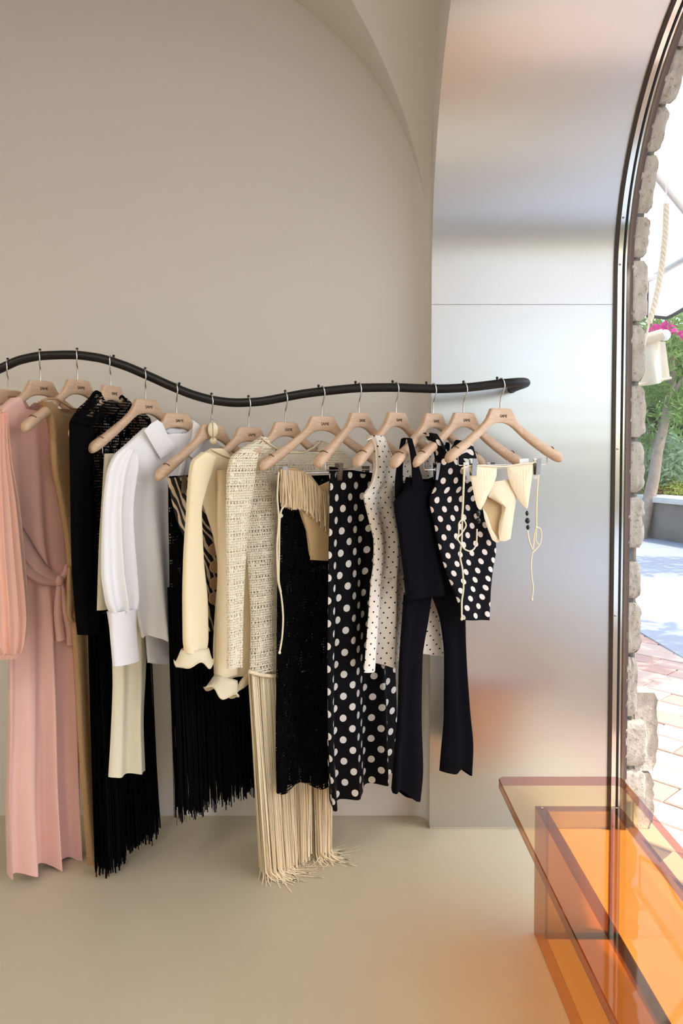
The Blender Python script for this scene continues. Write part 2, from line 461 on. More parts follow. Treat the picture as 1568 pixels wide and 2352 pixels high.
box('roof_slab', (X0R-.3, Y0R-.3, 3.12), (XOUT-.04, YB+.3, 3.3), PLASTER, kind='structure')

# aluminium cladding of the window reveal, four sheets
clad = empty('trim_1', (XF, AYC, 0), kind='structure', label='brushed aluminium lining of the arched window reveal')
def clad_sheet(pts, xa, xb, off=.003):
    P = np.array(pts); T = np.gradient(P, axis=0); T /= np.linalg.norm(T, axis=1)[:, None]
    Nn = np.stack([-T[:, 1], T[:, 0]], 1)                              # towards the opening
    L = np.r_[0, np.cumsum(np.linalg.norm(np.diff(P, axis=0), axis=1))]
    V = []; U = []
    for q, nn, l in zip(P, Nn, L):
        for xx in (xa, xb):
            for o in (off, 0.0005):
                V.append((xx-XF, q[0]+nn[0]*o-AYC, q[1]+nn[1]*o)); U.append((xx, q[1] if True else l))
    Fq = []
    for i in range(len(P)-1):
        a = 4*i; b = a+4
        Fq += [(a, b, b+2, a+2), (a+1, a+3, b+3, b+1), (a, a+1, b+1, b), (a+2, b+2, b+3, a+3)]
    Fq += [(0, 2, 3, 1), (len(V)-4, len(V)-3, len(V)-1, len(V)-2)]
    U = [(v[0]+XF, l) for v, l in zip(V, np.repeat(L, 4))]
    return V, Fq, U
full = arch_profile(48, AR, AYC, AZ, .006, 14)
SEAM = 1.783
zi = [i for i, q in enumerate(full) if q[1] < SEAM-.01 and q[0] > AYC]; k1 = zi[-1]+1
lo_far = [q for q in full[:k1]]+[(AYC+AR, SEAM-.0008)]
mid = len(full)//2
up_far = [(AYC+AR, SEAM+.0008)]+full[k1:mid+1]
up_near = full[mid:len(full)-k1]+[(AY2-AR, SEAM+.0008)]
lo_near = [(AY2-AR, SEAM-.0008)]+full[len(full)-k1:]
for pts in (lo_far, up_far, up_near, lo_near):
    v, fq, u = clad_sheet(pts, XF-.002, XG)
    mesh_obj('cladding_panel', v, fq, ALU, clad, uv=u, sharp=40)

# window frame: strips swept along the arch
win = empty('window_1', (XG, AYC, 0), kind='structure', label='arched shop window in a slim bronze and steel frame')
def sweep(name, xa, xb, inset, m, depth=.03):
    P = np.array(arch_profile(64, AR, AYC, AZ, .0, 14)); T = np.gradient(P, axis=0); T /= np.linalg.norm(T, axis=1)[:, None]
    Nn = np.stack([-T[:, 1], T[:, 0]], 1); V = []; Fq = []
    for q, nn in zip(P, Nn):
        for xx, o in ((xa, inset), (xb, inset), (xb, -depth), (xa, -depth)):
            V.append((xx-XG, q[0]+nn[0]*o-AYC, q[1]+nn[1]*o))
    for i in range(len(P)-1):
        for k in range(4):
            j = (k+1) % 4; Fq.append((4*i+k, 4*i+4+k, 4*i+4+j, 4*i+j))
    return mesh_obj(name, V, Fq, m, win, sharp=40)
sweep('bronze_bead', XG, XG+.0115, .010, BRONZE)
sweep('steel_channel', XG+.0115, XG+.030, .003, CHROME)
sweep('rubber_seal', XG+.030, XG+.0365, .006, GAP)
sweep('steel_bead', XG+.0365, XG+.046, .004, CHROME)
sweep('outer_frame', XG+.046, XG+.0625, .012, BROWN)
for zz, yy in ((2.062, None), (1.915, None), (1.30, None), (.735, None)):    # screw heads on the channel
    y = AYC+AR if zz < AZ else AYC+math.sqrt(AR**2-(zz-AZ)**2)
    v, fq = ellipsoid((.0205, y-AYC-.0035, zz), (.0042, .0018, .0042), 10, 6); mesh_obj('screw', v, fq, HOOKSTEEL, win)
    v, fq = ellipsoid((.0205, y-AYC-.0052, zz), (.0015, .0008, .0015), 8, 4); mesh_obj('screw_socket', v, fq, GAP, win)
# the pane: thin slab in the seal
P = arch_profile(48, AR-.002, AYC, AZ, .0, 6); Vp = []; 
for xx in (.0315, .0345):
    Vp += [(xx, y-AYC, z) for y, z in P]
m_ = len(P); Fp = [tuple(range(m_)), tuple(range(2*m_-1, m_-1, -1))]
mesh_obj('pane', Vp, Fp, GLASS, win, smooth=False)

# stones of the outer jamb, one by one up the arch
jamb = empty('trim_2', (XG+.0625, AYC, 0), kind='structure', label='rough stone blocks around the outside of the arched window')
PR = np.array(arch_profile(200, AR, AYC, AZ, 0., 120)); LL = np.r_[0, np.cumsum(np.linalg.norm(np.diff(PR, axis=0), axis=1))]
def pr(l):
    return np.array([np.interp(l, LL, PR[:, 0]), np.interp(l, LL, PR[:, 1])])
# arc length of a pixel row seen on the stone face
def len_at(ypx, X=1.0):
    best = None
    for l, q in zip(LL[:len(LL)//2], PR[:len(PR)//2]):
        d = q[1]-EYE; ct, st = math.cos(TILT), math.sin(TILT)
        yy = CY-F_PX*(d*ct+q[0]*st)/(q[0]*ct-d*st)
        if best is None or abs(yy-ypx) < best[0]: best = (abs(yy-ypx), l)
    return best[1]
ST = [(1845, 1765), (1755, 1655), (1640, 1512), (1503, 1383), (1374, 1288), (1256, 1143), (1133, 1012), (1003, 886), (880, 748), (740, 602), (590, 496), (488, 358), (350, 248), (236, 120), (110, -10)]
XR_ = [1.040, 1.046, 1.010, 1.018, 1.016, 1.024, 1.022, 1.024, 1.020, 1.026, 1.022, 1.024, 1.018, 1.026, 1.022]
def stone_block(l0, l1, xa, xb, proud, seed):
    r_ = np.random.default_rng(seed); nu, nv = 7, 10; V = []; Fq = []; idx = {}
    # rounded irregular block: grid over (x, length) plus skirt going back into the wall
    bl = r_.uniform(-.006, .006, (nu+1, nv+1)); rim = .020
    for i in range(nu+1):
        for j in range(nv+1):
            s = i/nu; t_ = j/nv
            x = xa+(xb-xa)*s; l = l0+(l1-l0)*t_
            e = min(t_*(l1-l0), (1-t_)*(l1-l0), (1-s)*(xb-xa)*.9+.004)
            k = min(1, e/rim); rnd = math.sqrt(1-(1-k)**2)
            x += (r_.uniform(-.004, .004) if i == nu else 0) - (.012*(1-rnd) if i == nu else 0)
            x -= .010*(1-math.sqrt(max(0, 1-(2*t_-1)**6)))*s
            q = pr(l); q2 = pr(l+.002); T = (q2-q)/(np.linalg.norm(q2-q)+1e-9); nn = np.array([-T[1], T[0]])
            o = proud*rnd+bl[i, j]*rnd*.7
            V.append((x-(XG+.0625), q[0]+nn[0]*o-AYC, q[1]+nn[1]*o)); idx[i, j] = len(V)-1
    for i in range(nu):
        for j in range(nv): Fq.append((idx[i, j], idx[i, j+1], idx[i+1, j+1], idx[i+1, j]))
    back = {}
    ring = [(i, 0) for i in range(nu+1)]+[(nu, j) for j in range(1, nv+1)]+[(i, nv) for i in range(nu-1, -1, -1)]+[(0, j) for j in range(nv-1, 0, -1)]
    for (i, j) in ring:
        x, y, z = V[idx[i, j]]; l = l0+(l1-l0)*j/nv; q = pr(l); q2 = pr(l+.002); T = (q2-q)/(np.linalg.norm(q2-q)+1e-9)
        nn = np.array([-T[1], T[0]]); V.append((x, y-nn[0]*.07, z-nn[1]*.07)); back[i, j] = len(V)-1
    for a, b in zip(ring, ring[1:]+ring[:1]): Fq.append((idx[a], idx[b], back[b], back[a]))
    return V, Fq
for k, ((a, b), xr) in enumerate(zip(ST, XR_)):
    v, fq = stone_block(len_at(a), len_at(b), XG+.058, xr, .010, 100+k)
    mesh_obj('stone', v, fq, STONE, jamb, sharp=60)
l = len_at(-10); Lt = LL[-1]; k = 0
while l < Lt-.1:
    l1 = min(Lt, l+random.uniform(.15, .24)); v, fq = stone_block(l+.006, l1-.006, XG+.058, random.uniform(1.015, 1.028), .010, 300+k); k += 1
    mesh_obj('stone', v, fq, STONE, jamb, sharp=60); l = l1
V, Fq = reveal(AR+.012, AYC, AZ, .02, XOUT-.03-(XG+.0625)+.012); V = [(x, y-AYC, z) for x, y, z in V]
mesh_obj('mortar', V, Fq, MORTAR, jamb)
# big corner stones standing out at the foot of the wall
for (za, zb, xo, sd) in ((.0, .19, 1.075, 5), (.20, .47, 1.085, 6)):
    v, fq = stone_block(za, zb, XOUT-.015, xo, -.012, sd)
    mesh_obj('stone', v, fq, STONE, jamb, sharp=60)

# invented ceiling lamps, added unseen behind the viewer to brighten the room
def emit(name, col, st):
    m = bpy.data.materials.new(name); m.use_nodes = True; t = NT(m); t.n.remove(t.n['Principled BSDF'])
    e = t.new('Emission'); e.inputs[0].default_value = col; e.inputs[1].default_value = st; t.link(e.outputs[0], t.n['Material Output'].inputs[0]); return m
FILLGLOW = emit('warm fill lamp diffuser', (1.0, .94, .86, 1), 26)
for x, y, nm in ((-.8, -.3, 'nearest the window'), (-2.6, -.3, 'on the left'), (-.8, -2.6, 'by the rear wall'), (-2.6, -2.6, 'in the rear left corner')):
    l_ = empty('added_fill_lamp', (x, y, CEIL), label='added round white fill lamp '+nm, cat='lamp', group='added fill lamps behind the viewer')
    V, Fq = tube_mesh([(0, 0, -.002), (0, 0, -.055)], .215, 40); mesh_obj('fill_lamp_housing', V, Fq, ALUWHITE, l_, sharp=40)
    V, Fq = tube_mesh([(0, 0, -.0555), (0, 0, -.06)], .195, 40); mesh_obj('fill_lamp_diffuser', V, Fq, FILLGLOW, l_, sharp=40)

# ------------------------------------------------------------------ outside
box('street', (2.15, -8, -.16), (40, 60, .006), CONCRETE, kind='structure', label='pale sunlit concrete street beyond the paving')
box('pavement_bed', (XOUT-.04, -8, -.16), (2.16, 40, -.012), JOINT, kind='structure', label='sandy bed under the terracotta paving')
pave = empty('pavement', (1.6, 4, -.045), kind='structure', label='terracotta pavers laid on the diagonal outside the window')
def paver_mesh(Lx, Ly, m):
    bm = bmesh.new(); bmesh.ops.create_cube(bm, size=1)
    for v in bm.verts: v.co = Vector((v.co.x*Lx, v.co.y*Ly, v.co.z*.045+.0225))
    bmesh.ops.bevel(bm, geom=[e for e in bm.edges if min(v.co.z for v in e.verts) > .04], offset=.004, segments=1, affect='EDGES')
    me = bpy.data.meshes.new('paver'); bm.to_mesh(me); bm.free(); me.materials.append(m); return me
PM = [paver_mesh(.33, .152, m) for m in PAVER]
ang = math.radians(-47); ca, sa = math.cos(ang), math.sin(ang); cnt = 0; cand = []
for r in range(-60, 60):
    for c in range(-40, 40):
        u = (c+.5*(r % 2))*.337+random.uniform(-.002, .002); v = r*.159
        x = 1.6+u*ca-v*sa; y = 4+u*sa+v*ca
        if XOUT-.02 < x < 2.30 and .4 < y < 9.5: cand.append((x, y))
cand.sort(key=lambda q: q[1])
cand = [q for q in cand if q[1] > 1.6][:298]
for (x, y) in cand:
    o = bpy.data.objects.new('paver', random.choice(PM)); o.location = (x-1.6, y-4, random.uniform(-.003, .002)); o.rotation_euler = (0, 0, ang+random.uniform(-.008, .008))
    link(o, pave)
# low planter wall with coping
pd = np.array([4.898-4.692, 10.577-11.416]); pd /= np.linalg.norm(pd); pa = math.atan2(pd[1], pd[0])
pl = empty('planter_wall', (4.60, 11.9, 0), pa, label='low weathered planter wall with pale coping across the street', cat='wall')
box('wall_body', (-6, 0, -.1), (9, .5, .56), PLANTER, pl, bevel=.01)
for i in range(8):
    box('coping_stone', (-6+i*1.9, -.05, .56), (-6+i*1.9+1.894, .55, .645), CAPSTONE, pl, bevel=.008)
def leaf_cloud(centers, n, size, seed, stretch=3.2, shell=.5):
    """many narrow folded leaves scattered through ellipsoids"""
    r_ = np.random.default_rng(seed); V = []; Fq = []
    tot = sum(c[3]*c[4]*c[5] for c in centers)
    for c in centers:
        k = int(n*c[3]*c[4]*c[5]/tot)
        for _ in range(k):
            d = r_.normal(size=3); d /= np.linalg.norm(d); rr = shell+(1-shell)*r_.random()
            p = np.array(c[:3])+d*np.array(c[3:6])*rr
            a = r_.normal(size=3); a[2] -= .2; a /= np.linalg.norm(a); b = np.cross(a, r_.normal(size=3)); b /= np.linalg.norm(b)+1e-9
            s = size*r_.uniform(.6, 1.3); nrm = np.cross(a, b)
            o = len(V)
            V += [p, p+a*s*.5+b*s/stretch*.5+nrm*s*.05, p+a*s, p+a*s*.5-b*s/stretch*.5+nrm*s*.05]
            Fq += [(o, o+1, o+2), (o, o+2, o+3)]
    return V, Fq
def leafy(name, loc, centers, n, size, m, label, cat, seed, group=None, stems=(), stretch=3.2):
    t = empty(name, loc, label=label, cat=cat)
    if group: t['group'] = group
    v, fq = leaf_cloud(centers, n, size, seed, stretch)
    mesh_obj('foliage', v, fq, m, t, smooth=False, kind='stuff')
    for st in stems:
        tube('stem', catmull(st[0], 14), np.linspace(st[1], st[2], 14), BARK, t, 7)
    return t
def rel(loc, pts): return [tuple(np.array(p)-np.array(loc)) for p in pts]
# leaning tree in the planter: trunk surveyed in its own vertical plane
YT = 11.3
tp = [at_depth(x, y, YT) for x, y in ((1468, 1242), (1477, 1200), (1489, 1150), (1503, 1085), (1508, 1045), (1522, 985), (1534, 930), (1543, 870), (1538, 800))]
tl = (float(tp[0][0]), YT, -.05)
tree = empty('leaning_tree', tl, label='leaning pale-barked tree with narrow green leaves beside the planter', cat='tree')
tube('trunk', catmull(rel(tl, tp), 26), np.linspace(.105, .05, 26), BARK, tree, 9)
b1 = [tp[5], at_depth(1548, 935, YT+.2), at_depth(1575, 905, YT+.3)]; b2 = [tp[6], at_depth(1560, 880, YT-.2), at_depth(1590, 850, YT-.3)]
b3 = [tp[4], at_depth(1495, 1000, YT+.2), at_depth(1470, 960, YT+.3)]
for b in (b1, b2, b3): tube('branch', catmull(rel(tl, b), 10), np.linspace(.045, .018, 10), BARK, tree, 7)
cc = []
for x, y, r1, r2 in ((1520, 770, .75, .6), (1570, 800, .8, .7), (1500, 900, .45, .35), (1555, 860, .5, .35), (1600, 930, .6, .5), (1640, 850, .9, .8), (1480, 1000, .4, .4)):
    p = at_depth(x, y, YT+random.uniform(-.3, .5)); cc.append((p[0]-tl[0], p[1]-tl[1], p[2]+.05, r1, r1, r2))
v, fq = leaf_cloud(cc, 5200, .17, 11, 4.5, .2); mesh_obj('foliage', v, fq, LEAVES[0], tree, smooth=False, kind='stuff')
for i, (x, y, Y, r, m, nm, lb, nn, sz) in enumerate((
        (1478, 1060, 12.6, (.9, .9, .55), 3, 'oleander_shrub', 'silvery green shrub behind the leaning trunk', 2600, .17),
        (1540, 1120, 12.4, (.8, .7, .17), 2, 'flowering_shrub', 'low lime green shrub spilling over the planter coping', 2200, .10),
        (1590, 1080, 12.8, (.45, .5, .35), 3, 'grass_shrub', 'grey green feathery shrub at the right end of the planter', 2000, .13),
        (1520, 1030, 16.2, (1.6, 1.0, .9), 1, 'dense_shrub', 'dark green bush standing behind the planter', 4200, .2),
        (1560, 930, 16.5, (2.4, 1.4, 1.6), 1, 'tall_hedge', 'tall dark hedge closing the view behind the tree', 5200, .26),
        (1470, 960, 17.5, (2.4, 1.4, 1.9), 0, 'broad_tree_crown', 'mid green tree crown behind the stone jamb', 5200, .26),
        (1640, 1000, 15.5, (1.8, 1.4, 1.6), 0, 'round_bush', 'round green bush at the far right edge', 3000, .24))):
    p = at_depth(x, y, Y); base = (float(p[0]), Y, .55)
    leafy(nm, base, [(0, 0, p[2]-.55)+r], nn, sz, LEAVES[m], lb, 'tree' if 'tree' in nm else 'shrub', 40+i, 'greenery behind the planter', stems=[([(0, 0, -.3), (.05, 0, (p[2]-.55)*.5), (.1, .05, p[2]-.55)], .05, .02)])
for (tx, ty, hz, sd, lb) in ((5.4, 7.9, 2.7, 91, 'shade tree by the street, off to the right of the view'), (3.75, 4.2, 2.9, 92, 'small shade tree near the awning, off to the right of the view')):
    leafy('shade_tree', (tx, ty, -.05), [(0, 0, hz, .8, .8, .45), (.4, .3, hz+.3, .6, .6, .4), (-.35, -.2, hz+.1, .5, .5, .3)], 520, .24, LEAVES[0], lb, 'tree', sd, stems=[([(.05, 0, 0), (.1, .05, hz*.5), (0, 0, hz)], .07, .03)], stretch=3)
p = at_depth(1515, 757, 9.5); base = (float(p[0]), 9.5, 0)
leafy('bougainvillea', base, [(-.08, 0, p[2]+.03, .10, .1, .05), (.10, 0, p[2]+.02, .13, .1, .05), (.34, .1, p[2]-.03, .12, .1, .05)], 80, .07, MAGENTA, 'magenta bougainvillea sprays below the awning edge', 'flowers', 71, stretch=1.3)
p = at_depth(1560, 1138, 11.6); base = (float(p[0]), 12.2, .6)
leafy('pink_flowers', base, [(0, 0, .06, .35, .15, .07)], 260, .06, MAGENTA, 'small pink flowers on the planter edge', 'flowers', 72, stretch=1.3)
p = at_depth(1508, 935, 11.0); base = (float(p[0]), 11.0, 0)
# wicker chair glimpsed across the planter
p = at_depth(1531, 1088, 14.2); ch = empty('wicker_chair', (float(p[0]), 14.2, 0), .3, label='tan wicker chair glimpsed beyond the planter', cat='chair')
box('backrest', (-.13, -.02, p[2]-.11), (.13, .03, p[2]+.09), WICKER, ch, bevel=.07, seg=4)
for f_ in ch.children: pass
box('seat', (-.2, -.42, p[2]-.30), (.2, 0, p[2]-.25), WICKER, ch, bevel=.015)
for sx in (-1, 1):
    for sy in (-.4, -.01): tube('leg', [(sx*.17, sy, 0), (sx*.17, sy, p[2]-.1 if sy > -.1 else p[2]-.27)], .015, ALUWHITE, ch, 8)

# awning over the window: sloping canvas, ribs, scalloped valance with black piping
XA = 2.04; YA0 = 4.96; YA1 = -2.4
za_top = float(at_side(1490, 645, XA)[2]); za_bot = float(at_side(1485, 747, XA)[2])
aw = empty('awning', (XOUT, 1.3, 0), label='white canvas awning with ribs and a black-edged scalloped valance', cat='awning')
def awl(p): return (p[0]-XOUT, p[1]-1.3, p[2])
nx, ny = 8, 36; V = []; Fq = []
ZW = 3.35
for i in range(nx+1):
    for j in range(ny+1):
        s = i/nx; y = YA0+(YA1-YA0)*j/ny
        sag = .05*math.sin(PI*s)*(1+.3*math.sin(y*9))
        V.append(awl((XOUT+.02+(XA-XOUT-.02)*s, y, ZW+(za_top-ZW)*s-sag)))
for i in range(nx):
    for j in range(ny): a = i*(ny+1)+j; Fq.append((a, a+1, a+ny+2, a+ny+1))
mesh_obj('canopy', V, Fq, CANVAS, aw)
V = []; Fq = []; edge = []
nj = 120; span = 1.15
for j in range(nj+1):
    y = YA0+(YA1-YA0)*j/nj; sc = abs(math.sin(PI*(YA0-y)/span)); zb = za_bot+.06-.06*min(1, sc*1.6)
    V += [awl((XA, y, za_top)), awl((XA+.012*math.sin(y*7), y, (za_top+zb)/2)), awl((XA+.02*math.sin(y*7), y, zb))]; edge.append(V[-1])
for j in range(nj):
    for k in range(2): a = 3*j+k; Fq.append((a, a+1, a+4, a+3))
mesh_obj('valance', V, Fq, CANVAS, aw)
tube('piping', edge, .011, PIPING, aw, 6)
tube('side_piping', [awl((XA, YA0, za_top)), awl((XA, YA0, za_bot+.05))], .009, PIPING, aw, 6)
tube('front_bar', [awl((XA-.02, YA0, za_top+.0)), awl((XA-.02, YA1, za_top))], .022, ALUWHITE, aw, 8)
for j in range(9):
    y = YA0-.02-j*.9
    tube('rib', [awl((XOUT+.03, y-.35, ZW-.09)), awl((XA-.03, y, za_top-.02))], .022, ALUWHITE, aw, 8)
for y in (4.5, .1, -1.9):
    tube('support_arm', [awl((XOUT+.02, y, 2.2)), awl((XA-.04, y+.2, za_top-.03))], .016, ALUWHITE, aw, 8)

# braided rope hanging from two thin wires
YR_ = 2.95
rp = [at_depth(x, y, YR_) for x, y in ((1530, 468), (1528, 520), (1523, 580), (1513, 650), (1502, 700), (1490, 742))]
rl = (float(rp[-1][0]), YR_, 0.0)
rope = empty('braided_rope', rl, label='cream braided rope hanging from two wires outside the window', cat='rope')
cp = catmull(rel(rl, rp), 90); L = np.r_[0, np.cumsum(np.linalg.norm(np.diff(cp, axis=0), axis=1))]
for k in range(3):
    a = L/.062*2*PI+k*2*PI/3
    q = cp+np.stack([.0062*np.cos(a), .0062*np.sin(a), 0*a], 1)
    tube('strand', q, .0062, ROPE, rope, 7)
for x0, y0 in ((1523, 330), (1533, 320)):
    a = at_depth(x0, y0, YR_+.02); b_ = a+(a-np.array(rp[0]))*2.2
    tube('wire', rel(rl, [rp[0], a, b_]), .0013, ALUWHITE, rope, 5)
tube('tail', rel(rl, [rp[-1], at_depth(1484, 772, YR_), at_depth(1478, 800, YR_)]), .004, ROPE, rope, 6)

# furled beige shade further along the street
YS = 7.2
def sp(x, y, dy=0): return np.array(at_depth(x, y, YS+dy))
sl = (float(sp(1500, 880)[0]), YS, 0)
sh = empty('roller_shade', sl, label='beige canvas shade hanging from a cream roller box by the tree', cat='shade')
a, b, c, d = sp(1455, 775), sp(1528, 785), sp(1541, 868), sp(1462, 884)
V = []; Fq = []
for i in range(13):
    for j in range(13):
        s, t_ = i/12, j/12; q = (a*(1-s)+b*s)*(1-t_)+(d*(1-s)+c*s)*t_
        q = q+np.array([0, .05*math.sin(s*9)*(.3+t_), -.03*math.sin(PI*s)*t_]); V.append(q-np.array(sl))
for i in range(12):
    for j in range(12): k = i*13+j; Fq.append((k, k+1, k+14, k+13))
mesh_obj('canvas', V, Fq, BEIGECANVAS, sh)
tube('hem_bar', rel(sl, [d, c]), .012, BEIGECANVAS, sh, 8)
tube('roller_box', rel(sl, [sp(1440, 792, .05), sp(1522, 768, -.05)]), .055, BEIGECANVAS, sh, 10)
v, fq = ellipsoid(tuple(sp(1527, 770, -.05)-np.array(sl)), (.05, .05, .055), 12, 8); mesh_obj('end_cap', v, fq, ALUWHITE, sh)
tube('post', rel(sl, [sp(1445, 790, .1), np.array([sp(1445, 790, .1)[0], YS+.1, -.03])]), .02, ALUWHITE, sh, 8)
# plain house fronts closing the far side of the square
box('far_house', (14, 22, 0), (34, 26, 7), mat('pale house plaster', (206, 200, 190), .9), label='pale house front beyond the trees', cat='building')

# ------------------------------------------------------------------ acrylic bench
bench = empty('acrylic_bench', (.615, 1.4, 0), label='transparent orange acrylic bench in front of the window', cat='bench')
BX, BY = .615, 1.4; ZT = .372; TH = .026
def slab(name, outline, z0, z1, faces_m, edge_m, bev=.0022):
    bm = bmesh.new(); vs_ = [bm.verts.new((x-BX, y-BY, z0)) for x, y in outline]; f = bm.faces.new(vs_)
    r = bmesh.ops.extrude_face_region(bm, geom=[f]); 
    for g in r['geom']:
        if isinstance(g, bmesh.types.BMVert): g.co.z = z1
    bmesh.ops.recalc_face_normals(bm, faces=bm.faces)
    for q in bm.faces: q.material_index = 0 if abs(q.normal.z) > .9 else 1
    bmesh.ops.bevel(bm, geom=bm.edges[:], offset=bev, segments=1, affect='EDGES', material=1)
    return bm_obj(name, bm, [faces_m, edge_m], bench)
def rounded(x0, x1, y0, y1, r, n=6):
    out = []
    for cx_, cy_, a0 in ((x1-r, y1-r, 0), (x0+r, y1-r, PI/2), (x0+r, y0+r, PI), (x1-r, y0+r, 3*PI/2)):
        out += [(cx_+r*math.cos(a0+PI/2*i/n), cy_+r*math.sin(a0+PI/2*i/n)) for i in range(n+1)]
    return out
slab('seat', rounded(.440, .790, .78, 2.062, .022), ZT-TH, ZT, ACRYL, ACRYL_EDGE)
t_ = .028; zb = ZT-TH-.0006
def panel(name, lo, hi, thin):
    bm = bmesh.new(); bmesh.ops.create_cube(bm, size=1)
    for v in bm.verts: v.co = Vector([(lo[i]+hi[i])/2+v.co[i]*(hi[i]-lo[i])-(BX, BY, 0)[i] for i in range(3)])
    for q in bm.faces:
        k = max(range(3), key=lambda i: abs(q.normal[i])); q.material_index = 0 if k == thin else ((2 if q.normal.z > 0 else 0) if k == 2 else 1)
    bmesh.ops.bevel(bm, geom=bm.edges[:], offset=.0012, segments=1, affect='EDGES', material=1)
    return bm_obj(name, bm, [ACRYL_SIDE, ACRYL_EDGE, ACRYL_TOPEDGE], bench)
panel('side_panel', (.515, .90, .0005), (.515+t_, 1.94, zb), 0)
panel('side_panel', (.742-t_, .90, .0005), (.742, 1.94, zb), 0)
panel('end_panel', (.515+t_+.0004, 1.94-t_, .0005), (.742-t_-.0004, 1.94, zb), 1)
panel('end_panel', (.515+t_+.0004, .90, .0005), (.742-t_-.0004, .90+t_, zb), 1)
for x, y in ((.53, 1.926), (.727, 1.926)):
    v, fq = ellipsoid((x-BX, y-BY, zb+.002), (.004, .004, .0015), 10, 4); mesh_obj('screw', v, fq, HOOKSTEEL, bench)

# ------------------------------------------------------------------ clothes rail
YR = 2.25
rail_px = [(-260, 1010), (-160, 935), (-80, 883), (0, 847), (50, 826), (100, 817), (160, 815), (220, 821), (280, 838), (340, 863), (400, 890), (450, 909), (500, 921), (545, 925), (590, 923), (640, 915), (700, 904), (760, 897), (830, 891), (900, 890), (960, 892), (1010, 893), (1060, 891), (1110, 886), (1150, 881)]
rp3 = [at_depth(x, y, YR) for x, y in rail_px]
p0 = rp3[-1]; zr = p0[2]
end = [np.array([.518, 2.2505, zr+.003]), np.array([.540, 2.256, zr+.005]), np.array([.558, 2.268, zr+.006]), np.array([.568, 2.288, zr+.006]), np.array([.571, 2.315, zr+.006]), np.array([.571, 2.40, zr+.006]), np.array([.571, AYC+AR-.004, zr+.006])]
start = [np.array([rp3[0][0]-.03, YB-.002, rp3[0][2]-.08]), np.array([rp3[0][0]-.05, YR+.12, rp3[0][2]-.08]), np.array([rp3[0][0]-.045, YR+.03, rp3[0][2]-.05])]
path = catmull(start+rp3+end, 260)
railT = empty('clothes_rail', (0, YR, 0), label='wavy black tubular clothes rail curving back to the metal panel', cat='clothes rail')
tube('tube', [p-np.array([0, YR, 0]) for p in path], .0135, BLACKPAINT, railT, 20)
for pt, dy in ((end[-1], 0), (start[0], 0)):
    V, Fq = tube_mesh([(pt[0], pt[1]-YR-.006, pt[2]), (pt[0], pt[1]-YR+.0015, pt[2])], .0150, 24); mesh_obj('flange', V, Fq, BLACKPAINT, railT, sharp=40)
front = [p for p in path if abs(p[1]-YR) < .004]
def rail_at(x_px):
    best = min(front, key=lambda p: abs(CX+F_PX*p[0]/(p[1]*math.cos(TILT)-(p[2]-EYE)*math.sin(TILT))-x_px)); return best
HOOK = [18, 94, 176, 255, 331, 406, 484, 571, 656, 739, 826, 911, 993, 1067, 1147]
THETA = [62, 58, 62, 72, 55, 44, 49, 42, 41, 32, 49, 48, 45, 34, 28]
PEG = [15, 95, 177, 258, 335, 410, 488, 570, 652, 733, 816, 898, 981, 1062, 1144]
for x in PEG:
    p = rail_at(x)-np.array([0, YR, 0])
    V, Fq = merge([tube_mesh([(p[0], p[1], p[2]+.010), (p[0], p[1], p[2]+.0165)], .0028, 8), ellipsoid((p[0], p[1], p[2]+.0185), (.0042, .0042, .004), 10, 8)])
    mesh_obj('peg', V, Fq, BLACKPAINT, railT)

# ------------------------------------------------------------------ hangers
BOW = .030; HA = .222
def bow(u): return BOW*min(1.3, abs(u)/HA)**1.7
top_k = [(0, 0), (.030, 0), (.039, -.0015), (.043, -.009), (.050, -.024), (.064, -.042), (.090, -.062), (.130, -.087), (.170, -.110), (.200, -.126), (.213, -.134), (.219, -.142), (.222, -.152)]
bot_k = [(0, -.044), (.020, -.046), (.034, -.051), (.043, -.056), (.052, -.062), (.066, -.073), (.092, -.093), (.130, -.119), (.170, -.145), (.200, -.161), (.213, -.165), (.219, -.163), (.222, -.153)]
thk_k = [(0, .0085), (.04, .0090), (.09, .0115), (.15, .016), (.19, .0190), (.205, .0190), (.214, .016), (.219, .011), (.222, .003)]
us = list(np.linspace(0, .036, 6))+list(np.linspace(.0385, .19, 22))+[.197, .204, .209, .213, .216, .2185, .2205, .222]
us = [-u for u in us[:0:-1]]+us
def ip(t, u): return float(np.interp(abs(u), [q[0] for q in t], [q[1] for q in t]))
def hanger_body():
    V = []; Fq = []; ns = 20
    for u in us:
        zt, zb_, h = ip(top_k, u), ip(bot_k, u), ip(thk_k, u); c = (zt+zb_)/2; hz = (zt-zb_)/2
        e = 4.5-2.3*min(1, abs(u)/.15)
        for k in range(ns):
            a = 2*PI*k/ns; ca_, sa_ = math.cos(a), math.sin(a)
            y = h*math.copysign(abs(ca_)**(2/e), ca_); z = hz*math.copysign(abs(sa_)**(2/e), sa_)
            V.append((u, -bow(u)+y, c+z))
    for i in range(len(us)-1):
        for k in range(ns): j = (k+1) % ns; Fq.append((i*ns+k, i*ns+j, (i+1)*ns+j, (i+1)*ns+k))
    Fq += [tuple(range(ns)), tuple(range((len(us)-1)*ns, len(us)*ns))[::-1]]
    return V, Fq
V, Fq = hanger_body()
o = mesh_obj('wooden_body', V, Fq, BEECH, sharp=50); BODY = o.data; bpy.data.objects.remove(o)
fc = bpy.data.curves.new('lettering', 'FONT'); fc.body = 'SAME'; fc.size = .0125; fc.align_x = 'CENTER'; fc.space_character = .92; fc.extrude = .0002; fc.resolution_u = 3
fo = bpy.data.objects.new('lettering', fc); C.objects.link(fo); bpy.context.view_layer.update()
